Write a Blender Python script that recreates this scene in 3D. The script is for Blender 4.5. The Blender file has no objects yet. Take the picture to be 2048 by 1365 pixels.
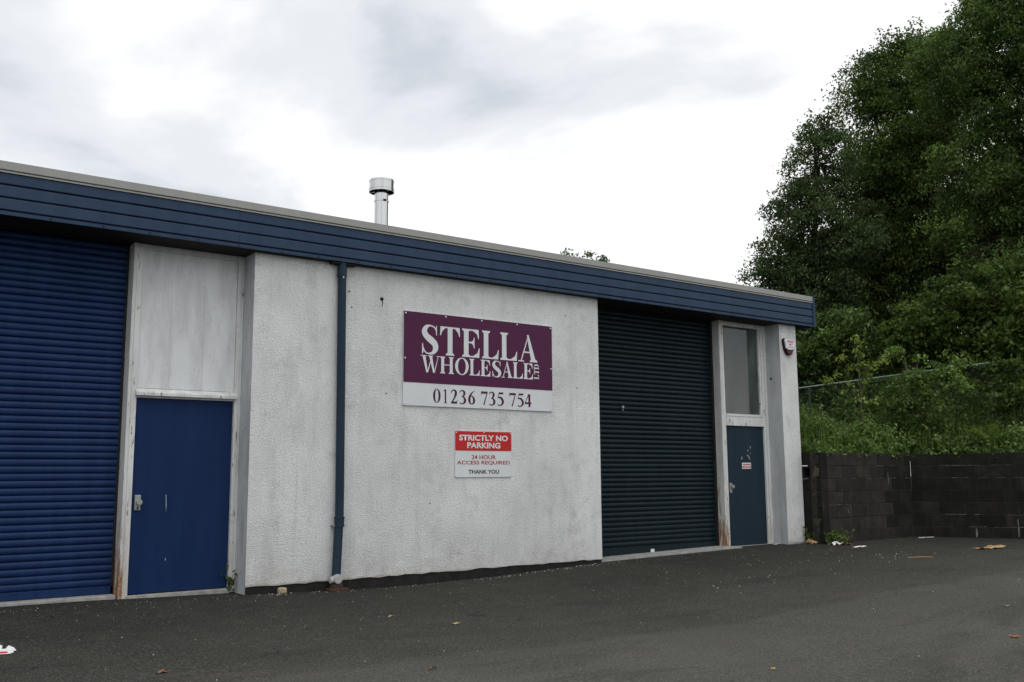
import bpy, bmesh, math, random
import numpy as np
from mathutils import Vector, Matrix
random.seed(7); rng = np.random.default_rng(7)
SC = bpy.context.scene
COL = SC.collection

# ------------------------------------------------------------------ camera
cam_d = bpy.data.cameras.new('camera'); cam = bpy.data.objects.new('camera', cam_d); COL.objects.link(cam)
cam_d.sensor_width = 36.0; cam_d.lens = 33.91; cam_d.clip_start = 0.05; cam_d.clip_end = 2000
_R = [[0.80349384, 0.07725902, 0.59027848], [-0.59527636, 0.11528045, 0.79520845], [-0.00661054, -0.99032392, 0.1386176]]
M = Matrix(((_R[0][0], -_R[0][1], -_R[0][2], 0.0), (_R[1][0], -_R[1][1], -_R[1][2], -10.6817),
            (_R[2][0], -_R[2][1], -_R[2][2], 1.24), (0, 0, 0, 1)))
cam.matrix_world = M
SC.camera = cam

# ------------------------------------------------------------------ sky, sun, exposure
SUN_EL, SUN_AZ = math.radians(72), math.radians(205)      # high, behind the camera, veiled by cloud
world = bpy.data.worlds.new('World'); SC.world = world; world.use_nodes = True
wn, wl = world.node_tree.nodes, world.node_tree.links
wn.clear()
def N(nodes, typ, **kw):
    n = nodes.new(typ)
    for k, v in kw.items():
        if hasattr(n, k): setattr(n, k, v)
        else: n.inputs[k].default_value = v
    return n
sky = wn.new('ShaderNodeTexSky'); sky.sky_type = 'NISHITA'; sky.sun_disc = False
sky.sun_elevation = SUN_EL; sky.sun_rotation = SUN_AZ
skm = wn.new('ShaderNodeMix'); skm.data_type = 'RGBA'; skm.blend_type = 'MULTIPLY'; skm.inputs[0].default_value = 1
skm.inputs[7].default_value = (0.12, 0.12, 0.12, 1)
wl.new(sky.outputs[0], skm.inputs[6])
tc = wn.new('ShaderNodeTexCoord')
mp = wn.new('ShaderNodeMapping'); mp.inputs['Scale'].default_value = (1, 1, 2.0); mp.inputs['Location'].default_value = (6.8, 3.9, 1.48)
wl.new(tc.outputs['Generated'], mp.inputs[0])
nz = wn.new('ShaderNodeTexNoise'); nz.inputs['Scale'].default_value = 1.9; nz.inputs['Detail'].default_value = 6; nz.inputs['Roughness'].default_value = 0.52
nz.inputs['Distortion'].default_value = 0.25
wl.new(mp.outputs[0], nz.inputs[0])
cr = wn.new('ShaderNodeValToRGB'); cr.color_ramp.interpolation = 'EASE'
cr.color_ramp.elements[0].position = 0.36; cr.color_ramp.elements[0].color = (0.66, 0.705, 0.76, 1)
cr.color_ramp.elements[1].position = 0.525; cr.color_ramp.elements[1].color = (1.15, 1.15, 1.15, 1)
e = cr.color_ramp.elements.new(0.44); e.color = (0.88, 0.90, 0.94, 1)
wl.new(nz.outputs[0], cr.inputs[0])
cmix = wn.new('ShaderNodeMix'); cmix.data_type = 'RGBA'; cmix.inputs[0].default_value = 0.93      # cloud cover over the clear sky
wl.new(skm.outputs[2], cmix.inputs[6]); wl.new(cr.outputs[0], cmix.inputs[7])
bg = wn.new('ShaderNodeBackground'); bg.inputs[1].default_value = 1.0
wl.new(cmix.outputs[2], bg.inputs[0])
wo = wn.new('ShaderNodeOutputWorld'); wl.new(bg.outputs[0], wo.inputs[0])

sun_d = bpy.data.lights.new('sun', 'SUN'); sun_d.energy = 1.3; sun_d.angle = math.radians(60); sun_d.color = (1, 0.97, 0.93)
sun = bpy.data.objects.new('sun', sun_d); COL.objects.link(sun)
sv = Vector((math.sin(SUN_AZ) * math.cos(SUN_EL), math.cos(SUN_AZ) * math.cos(SUN_EL), math.sin(SUN_EL)))
sun.rotation_euler = sv.to_track_quat('Z', 'Y').to_euler()
vs = SC.view_settings; vs.view_transform = 'Standard'; vs.look = 'None'; vs.gamma = 1; vs.exposure = 0.0; vs.use_curve_mapping = False
SC.render.engine = 'CYCLES'
SC.cycles.max_bounces = 8; SC.cycles.transparent_max_bounces = 12

# ------------------------------------------------------------------ material helpers
def mat(name):
    m = bpy.data.materials.new(name); m.use_nodes = True
    nt = m.node_tree; b = nt.nodes['Principled BSDF']
    return m, nt, b
def nd(nt, typ, **kw):
    n = nt.nodes.new(typ)
    for k, v in kw.items():
        if k in n.inputs: n.inputs[k].default_value = v
        else: setattr(n, k, v)
    return n
def pos(nt, scale=(1, 1, 1), loc=(0, 0, 0)):
    g = nd(nt, 'ShaderNodeNewGeometry'); mpn = nd(nt, 'ShaderNodeMapping')
    mpn.inputs['Scale'].default_value = scale; mpn.inputs['Location'].default_value = loc
    nt.links.new(g.outputs['Position'], mpn.inputs[0]); return mpn.outputs[0]
def noise(nt, vec, scale, detail=4, rough=0.55, dist=0.0):
    n = nd(nt, 'ShaderNodeTexNoise', Scale=scale, Detail=detail, Roughness=rough, Distortion=dist)
    nt.links.new(vec, n.inputs['Vector']); return n.outputs['Fac']
def ramp(nt, fac, stops):
    r = nd(nt, 'ShaderNodeValToRGB'); els = r.color_ramp.elements
    while len(els) < len(stops): els.new(0.5)
    for e_, (p, c) in zip(els, stops):
        e_.position = p; e_.color = (*c, 1) if len(c) == 3 else c
    nt.links.new(fac, r.inputs[0]); return r.outputs[0]
def mixc(nt, fac, a, b, blend='MIX'):
    m = nd(nt, 'ShaderNodeMix', data_type='RGBA', blend_type=blend)
    for i, v in ((0, fac), (6, a), (7, b)):
        if hasattr(v, 'is_linked'): nt.links.new(v, m.inputs[i])
        elif isinstance(v, (int, float)): m.inputs[i].default_value = v
        else: m.inputs[i].default_value = (*v, 1)
    return m.outputs[2]
def math_(nt, op, a, b=None, clamp=False):
    m = nd(nt, 'ShaderNodeMath', operation=op, use_clamp=clamp)
    for i, v in ((0, a), (1, b)):
        if v is None: continue
        if hasattr(v, 'is_linked'): nt.links.new(v, m.inputs[i])
        else: m.inputs[i].default_value = v
    return m.outputs[0]
def maprange(nt, v, a, b, c=0.0, d=1.0):
    m = nd(nt, 'ShaderNodeMapRange'); nt.links.new(v, m.inputs[0])
    for i, q in zip((1, 2, 3, 4), (a, b, c, d)): m.inputs[i].default_value = q
    return m.outputs[0]
def bump(nt, b, h, strength=0.5, dist=0.01):
    n = nd(nt, 'ShaderNodeBump', Strength=strength, Distance=dist); nt.links.new(h, n.inputs['Height'])
    nt.links.new(n.outputs[0], b.inputs['Normal']); return n
def sep(nt):
    g = nd(nt, 'ShaderNodeNewGeometry'); s = nd(nt, 'ShaderNodeSeparateXYZ'); nt.links.new(g.outputs['Position'], s.inputs[0]); return s.outputs
def setc(nt, b, c): nt.links.new(c, b.inputs['Base Color'])
MT = {}

def m_plain(key, col, rough=0.5, metal=0.0, var=0.12, scale=6.0, bumpy=0.0, spec=0.2):
    m, nt, b = mat(key); v = pos(nt)
    n1 = noise(nt, v, scale, 5, 0.6)
    d = tuple(c * (1 - var) for c in col); l = tuple(min(1, c * (1 + var)) for c in col)
    setc(nt, b, ramp(nt, n1, [(0.3, d), (0.7, l)]))
    b.inputs['Roughness'].default_value = rough; b.inputs['Metallic'].default_value = metal
    b.inputs['Specular IOR Level'].default_value = spec
    if bumpy: bump(nt, b, noise(nt, v, scale * 8, 3), bumpy, 0.004)
    MT[key] = m; return m

def m_render():
    m, nt, b = mat('roughcast_render'); v = pos(nt)
    big = noise(nt, v, 0.9, 5, 0.62, 0.3)
    streak = noise(nt, pos(nt, (2.6, 2.6, 0.55)), 1.6, 5, 0.65)
    patch = noise(nt, pos(nt, (1, 1, 1), (4, 2, 7)), 3.2, 6, 0.7)
    c = ramp(nt, big, [(0.30, (0.66, 0.675, 0.67)), (0.62, (0.82, 0.835, 0.83))])
    c = mixc(nt, math_(nt, 'MULTIPLY', maprange(nt, streak, 0.50, 0.78), 0.55), c, (0.47, 0.47, 0.455))
    c = mixc(nt, math_(nt, 'MULTIPLY', maprange(nt, patch, 0.55, 0.78), 0.55), c, (0.40, 0.39, 0.37))
    # darker grey in the pits of the roughcast
    grain = noise(nt, pos(nt, (1, 1, 1.35)), 44, 5, 0.72)
    vor = nd(nt, 'ShaderNodeTexVoronoi', Scale=75.0, feature='F1'); nt.links.new(v, vor.inputs['Vector'])
    h = math_(nt, 'ADD', grain, math_(nt, 'MULTIPLY', vor.outputs['Distance'], 0.55))
    c = mixc(nt, math_(nt, 'MULTIPLY', maprange(nt, h, 0.76, 0.50), 0.34), c, (0.26, 0.265, 0.26))
    # flecks of exposed dark aggregate
    fl = noise(nt, pos(nt, (1, 1, 1), (9, 3, 1)), 55, 2, 0.5)
    c = mixc(nt, math_(nt, 'MULTIPLY', maprange(nt, fl, 0.70, 0.76), 0.7), c, (0.16, 0.155, 0.14))
    # damp, rusty lower lip
    z = sep(nt)[2]
    lip = math_(nt, 'MULTIPLY', maprange(nt, math_(nt, 'ADD', z, math_(nt, 'MULTIPLY', noise(nt, v, 5, 3), 0.06)), 0.085, 0.045), 0.75)
    c = mixc(nt, lip, c, (0.28, 0.17, 0.10))
    spl = math_(nt, 'MULTIPLY', maprange(nt, math_(nt, 'ADD', z, math_(nt, 'MULTIPLY', noise(nt, v, 2.4, 5, 0.65), 0.7)), 0.95, 0.30), maprange(nt, noise(nt, v, 9, 5, 0.7), 0.3, 0.7, 0.10, 0.62))
    c = mixc(nt, spl, c, (0.36, 0.345, 0.31))        # dirt splashed up from the yard
    run = noise(nt, pos(nt, (7, 7, 0.22), (1, 4, 6)), 1.5, 5, 0.7)
    c = mixc(nt, math_(nt, 'MULTIPLY', maprange(nt, run, 0.60, 0.74), 0.32), c, (0.33, 0.325, 0.30))   # run marks
    setc(nt, b, c); b.inputs['Roughness'].default_value = 0.92; b.inputs['Specular IOR Level'].default_value = 0.2
    bump(nt, b, h, 1.0, 0.014); MT['render'] = m
m_render()

def m_painted(key, base, dirt, peel=0.0, rust=0.0):
    m, nt, b = mat(key); v = pos(nt)
    n1 = noise(nt, pos(nt, (3, 3, 0.6)), 2.2, 5, 0.6)
    c = mixc(nt, maprange(nt, n1, 0.42, 0.75), base, dirt)
    fine = noise(nt, pos(nt, (1, 1, 0.5), (3, 1, 2)), 34, 4, 0.7)
    c = mixc(nt, math_(nt, 'MULTIPLY', maprange(nt, fine, 0.60, 0.72), 0.5), c, tuple(x * 0.5 for x in dirt))
    h = fine
    if peel:
        p = noise(nt, pos(nt, (5, 5, 1.2), (1, 5, 2)), 4.5, 6, 0.68, 0.4)
        f = maprange(nt, p, 0.66 - peel * 0.14, 0.675 - peel * 0.14)
        c = mixc(nt, f, c, (0.20, 0.17, 0.13)); h = math_(nt, 'SUBTRACT', fine, f)
    if rust:
        z = sep(nt)[2]
        r = noise(nt, pos(nt, (6, 6, 0.8), (2, 2, 5)), 3.2, 6, 0.7, 0.5)
        low = maprange(nt, z, 1.75, 0.0, -0.05, 0.22)
        f = maprange(nt, math_(nt, 'ADD', r, low), 0.60, 0.72)
        rc = ramp(nt, noise(nt, v, 30, 4, 0.7), [(0.3, (0.10, 0.035, 0.012)), (0.55, (0.30, 0.15, 0.05)), (0.75, (0.52, 0.36, 0.2))])
        c = mixc(nt, math_(nt, 'MULTIPLY', f, rust), c, rc)
    setc(nt, b, c); b.inputs['Roughness'].default_value = 0.55
    bump(nt, b, h, 0.25, 0.004); MT[key] = m
m_painted('frame_white', (0.68, 0.70, 0.70), (0.46, 0.47, 0.46), peel=0.05, rust=0.0)
m_painted('frame_peeling', (0.68, 0.70, 0.69), (0.48, 0.48, 0.46), peel=0.28, rust=0.25)
m_painted('frame_rusty', (0.64, 0.65, 0.63), (0.44, 0.44, 0.42), peel=0.1, rust=1.0)
m_painted('panel_white', (0.70, 0.72, 0.73), (0.50, 0.51, 0.51), peel=0.0)
m_painted('reveal_paint', (0.50, 0.52, 0.53), (0.33, 0.34, 0.34), peel=0.1)

def m_steel(key, base, streak=0.35, rough=0.42, scuff=0.0, spec=0.16):
    m, nt, b = mat(key); v = pos(nt)
    n1 = noise(nt, pos(nt, (3.0, 3.0, 0.35)), 2.0, 5, 0.6)
    c = mixc(nt, maprange(nt, n1, 0.35, 0.75), base, tuple(x * (1 + streak) + 0.003 for x in base))
    n2 = noise(nt, v, 12, 6, 0.7)
    c = mixc(nt, math_(nt, 'MULTIPLY', maprange(nt, n2, 0.58, 0.8), 0.16), c, (0.05, 0.055, 0.06))
    if scuff:
        n3 = noise(nt, pos(nt, (9, 9, 1.3), (2, 7, 1)), 5, 5, 0.75, 0.3)
        c = mixc(nt, math_(nt, 'MULTIPLY', maprange(nt, n3, 0.70, 0.76), scuff), c, (0.22, 0.23, 0.24))
    setc(nt, b, c); b.inputs['Specular IOR Level'].default_value = spec
    nt.links.new(maprange(nt, n2, 0.3, 0.8, rough - 0.06, rough + 0.14), b.inputs['Roughness'])
    bump(nt, b, noise(nt, v, 3.0, 3), 0.06, 0.01); MT[key] = m
m_steel('fascia_navy', (0.024, 0.047, 0.088), 0.2, 0.42)
m_steel('shutter_blue', (0.0075, 0.024, 0.082), 0.3, 0.36, spec=0.15)
m_steel('shutter_teal', (0.0052, 0.0135, 0.0185), 0.3, 0.38, spec=0.16)
m_steel('door_blue', (0.0065, 0.0225, 0.078), 0.2, 0.45, 0.12, spec=0.1)
m_steel('door_teal', (0.010, 0.024, 0.038), 0.15, 0.45, 0.15)
m_steel('cap_grey', (0.30, 0.305, 0.285), 0.10, 0.5)
m_steel('pipe_teal', (0.014, 0.029, 0.046), 0.3, 0.42)
m_plain('soffit_dark', (0.022, 0.020, 0.018), 0.8, var=0.3)
m_plain('plinth_tar', (0.018, 0.018, 0.018), 0.85, var=0.4, scale=9, bumpy=0.5)
m_plain('concrete', (0.30, 0.30, 0.285), 0.85, var=0.3, scale=11, bumpy=0.35)
m_plain('roof_sheet', (0.22, 0.225, 0.22), 0.6)
m_plain('chrome', (0.58, 0.58, 0.575), 0.13, metal=1.0, var=0.05)
m_plain('zinc', (0.35, 0.35, 0.34), 0.45, metal=0.7, var=0.15)
m_plain('lock_grey', (0.30, 0.31, 0.30), 0.45, var=0.15)
m_plain('grey_plastic', (0.42, 0.43, 0.43), 0.5, var=0.15, scale=20)
m_plain('clay', (0.055, 0.032, 0.022), 0.85, var=0.35, scale=20)
m_plain('sign_white', (0.66, 0.69, 0.70), 0.42, var=0.05, scale=2)
m_plain('sign_purple', (0.076, 0.012, 0.052), 0.42, var=0.06, scale=2)
m_plain('sign_red', (0.50, 0.022, 0.022), 0.42, var=0.06)
m_plain('text_red', (0.36, 0.022, 0.025), 0.45, var=0.04)
m_plain('text_black', (0.015, 0.015, 0.018), 0.45, var=0.04)
m_plain('alarm_white', (0.72, 0.74, 0.78), 0.35, var=0.03)
m_plain('alarm_red', (0.10, 0.008, 0.010), 0.25, var=0.1)
m_plain('alarm_black', (0.02, 0.014, 0.016), 0.4)
m_plain('hole_dark', (0.008, 0.007, 0.006), 0.9)
m_plain('interior', (0.66, 0.80, 0.73), 0.9, var=0.25, scale=2)
m_plain('interior_dark', (0.10, 0.105, 0.10), 0.9, var=0.2, scale=2)
m_plain('scratch', (0.30, 0.32, 0.36), 0.6, var=0.3, scale=40)
m_plain('paper', (0.62, 0.62, 0.61), 0.7, var=0.08, scale=15)
m_plain('leaf_dead', (0.22, 0.10, 0.035), 0.75, var=0.4, scale=60)
m_plain('straw', (0.36, 0.25, 0.12), 0.8, var=0.3, scale=50)
m_plain('stone', (0.36, 0.30, 0.20), 0.85, var=0.3, scale=30, bumpy=0.4)
m_plain('bark', (0.040, 0.033, 0.025), 0.9, var=0.35, scale=9, bumpy=0.5)
m_plain('stem_green', (0.07, 0.085, 0.035), 0.8, var=0.3)
m_plain('dry_stem', (0.23, 0.17, 0.10), 0.85, var=0.3)
m_plain('soil', (0.045, 0.038, 0.026), 0.95, var=0.4, scale=5, bumpy=0.5)
m_plain('fence_green', (0.17, 0.24, 0.195), 0.5, var=0.1)
m_plain('mesh_green', (0.035, 0.060, 0.045), 0.6, var=0.1)
m_plain('chips', (0.45, 0.44, 0.41), 0.85, var=0.3, scale=80)
m_plain('mortar', (0.032, 0.030, 0.027), 0.95, var=0.4, scale=14, bumpy=0.4)

def m_glass():
    m, nt, b = mat('window_glass'); nt.nodes.remove(b)
    g = nd(nt, 'ShaderNodeBsdfGlossy', Roughness=0.03); t = nd(nt, 'ShaderNodeBsdfTransparent'); t.inputs[0].default_value = (0.72, 0.78, 0.76, 1)
    fr = nd(nt, 'ShaderNodeFresnel', IOR=1.5)
    f = math_(nt, 'ADD', fr.outputs[0], 0.03)
    mx = nd(nt, 'ShaderNodeMixShader'); nt.links.new(f, mx.inputs[0]); nt.links.new(t.outputs[0], mx.inputs[1]); nt.links.new(g.outputs[0], mx.inputs[2])
    df = nd(nt, 'ShaderNodeBsdfDiffuse'); df.inputs[0].default_value = (0.40, 0.48, 0.44, 1)      # film of dust on the pane
    dn = noise(nt, pos(nt, (2, 2, 0.6)), 2.5, 5, 0.65)
    m2 = nd(nt, 'ShaderNodeMixShader'); nt.links.new(maprange(nt, dn, 0.3, 0.75, 0.03, 0.17), m2.inputs[0]); nt.links.new(mx.outputs[0], m2.inputs[1]); nt.links.new(df.outputs[0], m2.inputs[2])
    nt.links.new(m2.outputs[0], nt.nodes['Material Output'].inputs[0]); MT['glass'] = m
m_glass()

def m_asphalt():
    m, nt, b = mat('asphalt'); v = pos(nt); s = sep(nt)
    # a newer, darker strip about 4.5 m wide was laid along the building
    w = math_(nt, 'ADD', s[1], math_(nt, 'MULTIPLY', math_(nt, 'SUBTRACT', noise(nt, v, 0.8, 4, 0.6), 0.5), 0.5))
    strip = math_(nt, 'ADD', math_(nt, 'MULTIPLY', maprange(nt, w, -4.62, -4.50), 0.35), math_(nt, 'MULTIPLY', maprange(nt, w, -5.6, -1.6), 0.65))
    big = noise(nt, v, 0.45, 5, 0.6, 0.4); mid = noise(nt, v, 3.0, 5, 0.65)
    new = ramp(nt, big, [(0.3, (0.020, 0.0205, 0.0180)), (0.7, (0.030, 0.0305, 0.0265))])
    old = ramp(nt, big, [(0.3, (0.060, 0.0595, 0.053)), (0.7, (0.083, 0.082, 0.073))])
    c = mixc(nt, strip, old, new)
    c = mixc(nt, math_(nt, 'MULTIPLY', maprange(nt, mid, 0.45, 0.75), 0.22), c, (0.075, 0.072, 0.065))
    agg = nd(nt, 'ShaderNodeTexVoronoi', Scale=95.0, feature='F1'); nt.links.new(v, agg.inputs['Vector'])
    g = noise(nt, v, 62, 4, 0.78)
    c = mixc(nt, math_(nt, 'MULTIPLY', maprange(nt, g, 0.55, 0.66), 0.75), c, (0.19, 0.185, 0.165))
    c = mixc(nt, math_(nt, 'MULTIPLY', maprange(nt, g, 0.47, 0.34), 0.8), c, (0.008, 0.008, 0.008))
    st2 = noise(nt, pos(nt, (0.35, 1.0, 1), (2, 8, 0)), 1.3, 6, 0.7, 0.6)         # worn and oily patches along the traffic
    c = mixc(nt, math_(nt, 'MULTIPLY', maprange(nt, st2, 0.52, 0.72), 0.45), c, (0.020, 0.020, 0.019))
    ck = nd(nt, 'ShaderNodeTexVoronoi', Scale=0.42, feature='DISTANCE_TO_EDGE')
    wv = nd(nt, 'ShaderNodeVectorMath', operation='ADD'); nt.links.new(v, wv.inputs[0])
    nzc = nd(nt, 'ShaderNodeTexNoise', Scale=2.2, Detail=5.0); nt.links.new(v, nzc.inputs['Vector']); nt.links.new(nzc.outputs['Color'], wv.inputs[1]); nt.links.new(wv.outputs[0], ck.inputs['Vector'])
    crk = math_(nt, 'MULTIPLY', maprange(nt, ck.outputs['Distance'], 0.007, 0.002), maprange(nt, noise(nt, pos(nt, (1, 1, 1), (4, 4, 4)), 0.7, 3), 0.55, 0.65))
    c = mixc(nt, math_(nt, 'MULTIPLY', crk, 0.6), c, (0.012, 0.012, 0.012))
    tan = noise(nt, pos(nt, (0.5, 1.4, 1), (5, 2, 0)), 0.9, 5, 0.65)
    c = mixc(nt, math_(nt, 'MULTIPLY', maprange(nt, tan, 0.62, 0.78), 0.25), c, (0.12, 0.10, 0.065))
    setc(nt, b, c); b.inputs['Roughness'].default_value = 0.9; b.inputs['Specular IOR Level'].default_value = 0.08
    h = math_(nt, 'ADD', agg.outputs['Distance'], math_(nt, 'MULTIPLY', mid, 0.6))
    bump(nt, b, h, 0.55, 0.01); MT['asphalt'] = m
m_asphalt()

def m_block(key, base, light):
    m, nt, b = mat(key); v = pos(nt)
    oi = nd(nt, 'ShaderNodeObjectInfo')
    n1 = noise(nt, v, 5, 6, 0.7); st = noise(nt, pos(nt, (9, 9, 0.9)), 1.2, 5, 0.7)
    c = ramp(nt, n1, [(0.28, tuple(x * 0.5 for x in base)), (0.72, tuple(x * 1.6 for x in base))])
    c = mixc(nt, math_(nt, 'MULTIPLY', maprange(nt, st, 0.52, 0.78), 0.5), c, light)
    c = mixc(nt, math_(nt, 'MULTIPLY', oi.outputs['Random'], 0.62), c, tuple(x * 0.40 for x in base))
    moss = noise(nt, pos(nt, (1, 1, 1), (7, 3, 3)), 2.2, 5, 0.65)
    c = mixc(nt, math_(nt, 'MULTIPLY', maprange(nt, moss, 0.55, 0.75), 0.35), c, (0.030, 0.034, 0.014))
    sp = noise(nt, v, 45, 3, 0.6)
    c = mixc(nt, math_(nt, 'MULTIPLY', maprange(nt, sp, 0.66, 0.75), 0.25), c, (0.10, 0.095, 0.085))
    setc(nt, b, c); b.inputs['Roughness'].default_value = 0.95; b.inputs['Specular IOR Level'].default_value = 0.15
    bump(nt, b, math_(nt, 'ADD', noise(nt, v, 60, 3, 0.6), n1), 0.6, 0.008); MT[key] = m
m_block('block_sooty', (0.018, 0.0175, 0.016), (0.060, 0.053, 0.040))
m_block('block_tan', (0.080, 0.071, 0.054), (0.11, 0.10, 0.075))
m_block('block_grey', (0.034, 0.032, 0.028), (0.085, 0.076, 0.058))
m_plain('efflorescence', (0.17, 0.165, 0.155), 0.9, var=0.35, scale=40)

def m_leaf(key, dark, light, trans=0.3, rough=0.5):
    m, nt, b = mat(key)
    a = nd(nt, 'ShaderNodeAttribute', attribute_name='tone')
    c = ramp(nt, a.outputs['Fac'], [(0.0, dark), (1.0, light)])
    setc(nt, b, c); b.inputs['Roughness'].default_value = rough; b.inputs['Specular IOR Level'].default_value = 0.15
    t = nd(nt, 'ShaderNodeBsdfTranslucent'); tcn = mixc(nt, 1.0, c, (1.15, 1.25, 0.6), 'MULTIPLY'); nt.links.new(tcn, t.inputs[0])
    mx = nd(nt, 'ShaderNodeMixShader'); mx.inputs[0].default_value = trans
    nt.links.new(b.outputs[0], mx.inputs[1]); nt.links.new(t.outputs[0], mx.inputs[2])
    nt.links.new(mx.outputs[0], nt.nodes['Material Output'].inputs[0]); MT[key] = m
m_leaf('leaf_dark', (0.030, 0.058, 0.018), (0.135, 0.205, 0.060))
m_leaf('leaf_pale', (0.036, 0.064, 0.026), (0.110, 0.160, 0.070))
m_leaf('leaf_mid', (0.040, 0.072, 0.018), (0.110, 0.165, 0.042))
m_leaf('leaf_bramble', (0.056, 0.098, 0.028), (0.165, 0.245, 0.072))
m_leaf('leaf_yellow', (0.12, 0.165, 0.036), (0.27, 0.32, 0.085), 0.35)
m_leaf('leaf_fern', (0.060, 0.105, 0.026), (0.140, 0.210, 0.052))

# ------------------------------------------------------------------ mesh helpers
class MB:
    def __init__(s): s.v = []; s.f = []; s.mi = []
    def poly(s, pts, mi=0):
        b = len(s.v); s.v += [tuple(p) for p in pts]; s.f.append(tuple(range(b, b + len(pts)))); s.mi.append(mi); return s
    def box(s, x0, x1, y0, y1, z0, z1, mi=0, mis=None):
        b = len(s.v)
        s.v += [(x0, y0, z0), (x1, y0, z0), (x1, y1, z0), (x0, y1, z0), (x0, y0, z1), (x1, y0, z1), (x1, y1, z1), (x0, y1, z1)]
        fs = [(0, 1, 5, 4), (1, 2, 6, 5), (2, 3, 7, 6), (3, 0, 4, 7), (4, 5, 6, 7), (3, 2, 1, 0)]   # front,right,back,left,top,bottom
        for i, q in enumerate(fs): s.f.append(tuple(b + k for k in q)); s.mi.append(mis[i] if mis else mi)
        return s
    def tube(s, pts, rad, n=8, cap=True, mi=0):
        pts = [Vector(p) for p in pts]; b = len(s.v)
        rad = rad if isinstance(rad, (list, tuple)) else [rad] * len(pts)
        for i, p in enumerate(pts):
            d = (pts[min(i + 1, len(pts) - 1)] - pts[max(i - 1, 0)])
            if d.length < 1e-9: d = Vector((0, 0, 1))
            d.normalize(); a = d.orthogonal().normalized()
            if abs(d.z) < 0.99: a = d.cross(Vector((0, 0, 1))).normalized()
            else: a = Vector((1, 0, 0)); a = (a - d * a.dot(d)).normalized()
            c = d.cross(a)
            for k in range(n):
                t = 2 * math.pi * k / n; s.v.append(tuple(p + (a * math.cos(t) + c * math.sin(t)) * rad[i]))
        for i in range(len(pts) - 1):
            for k in range(n):
                s.f.append((b + i * n + k, b + i * n + (k + 1) % n, b + (i + 1) * n + (k + 1) % n, b + (i + 1) * n + k)); s.mi.append(mi)
        if cap:
            e0 = b + (len(pts) - 1) * n; c0 = len(s.v)          # caps get their own corners so that the sides shade as a true cylinder
            s.v += s.v[b:b + n] + s.v[e0:e0 + n]
            s.f.append(tuple(c0 + k for k in range(n - 1, -1, -1))); s.mi.append(mi)
            s.f.append(tuple(c0 + n + k for k in range(n))); s.mi.append(mi)
        return s
    def prism(s, poly, y0, y1, mi=0):       # outline in (x,z), front at y0 (towards the camera), counter-clockwise seen from the front
        n = len(poly); b = len(s.v)
        s.v += [(x, y0, z) for x, z in poly] + [(x, y1, z) for x, z in poly]
        s.f.append(tuple(b + k for k in range(n))); s.mi.append(mi)
        s.f.append(tuple(b + n + k for k in range(n - 1, -1, -1))); s.mi.append(mi)
        for k in range(n):
            j = (k + 1) % n; s.f.append((b + k, b + n + k, b + n + j, b + j)); s.mi.append(mi)
        return s
    def mesh(s, name, mats, smooth=False, bevel=0.0):
        me = bpy.data.meshes.new(name); me.from_pydata(s.v, [], s.f)
        for mm in (mats if isinstance(mats, (list, tuple)) else [mats]): me.materials.append(MT[mm])
        me.polygons.foreach_set('material_index', s.mi)
        if bevel:
            bm = bmesh.new(); bm.from_mesh(me)
            bmesh.ops.bevel(bm, geom=list(bm.edges), offset=bevel, segments=1, affect='EDGES', clamp_overlap=True)
            bm.to_mesh(me); bm.free()
        if smooth: me.polygons.foreach_set('use_smooth', [len(f_.vertices) <= 4 for f_ in me.polygons])
        me.update(); return me
    def build(s, name, mats, parent=None, smooth=False, bevel=0.0):
        return link(name, s.mesh(name, mats, smooth, bevel), parent)
def link(name, me, parent=None):
    o = bpy.data.objects.new(name, me); COL.objects.link(o)
    if parent is not None: o.parent = parent
    return o
def tag(o, label, cat, group=None, kind=None):
    o['label'] = label; o['category'] = cat
    if group: o['group'] = group
    if kind: o['kind'] = kind
    return o
def empty(name, loc, label, cat, group=None):
    o = bpy.data.objects.new(name, None); COL.objects.link(o); o.location = loc; o.empty_display_size = 0.2
    return tag(o, label, cat, group)
class Thing:
    """an Empty at the thing's base; parts are written in world coordinates and shifted to it"""
    def __init__(s, name, loc, label, cat, group=None):
        s.o = empty(name, loc, label, cat, group); s.loc = Vector(loc)
    def part(s, mb, name, mats, smooth=False, bevel=0.0, parent=None):
        o = mb.build(name, mats, parent or s.o, smooth, bevel)
        o.data.transform(Matrix.Translation(-s.loc)); return o

# ------------------------------------------------------------------ ground
GX = [(-400, -0.06), (-6, -0.025), (2.3, -0.022), (4.3, -0.06), (5.9, -0.105), (7.5, -0.085), (9.53, -0.005), (12.5, 0.045), (14.3, 0.055), (400, 0.06)]
def gz(x):
    for (a, za), (b, zb) in zip(GX, GX[1:]):
        if a <= x <= b: return za + (zb - za) * (x - a) / (b - a)
    return 0.0
xs = [-400, -150, -60, -25, -10, -4] + [round(-2 + 0.5 * i, 2) for i in range(49)] + [25, 30, 40, 60, 100, 180, 400]
ys = [-400, -150, -60, -30, -20] + [round(-14 + 0.5 * i, 2) for i in range(32)] + [4, 10, 25, 60, 150, 400]
mb = MB(); nx = len(xs)
for y in ys:
    for x in xs:
        und = 0.012 * math.sin(x * 0.9 + y * 0.6) * math.sin(y * 0.75) if -14 < y < -0.6 else 0
        mb.v.append((x, y, gz(x) + und))
for j in range(len(ys) - 1):
    for i in range(nx - 1):
        mb.f.append((j * nx + i, j * nx + i + 1, (j + 1) * nx + i + 1, (j + 1) * nx + i)); mb.mi.append(0)
gr = mb.build('ground', 'asphalt', smooth=True); gr['kind'] = 'structure'

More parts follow.
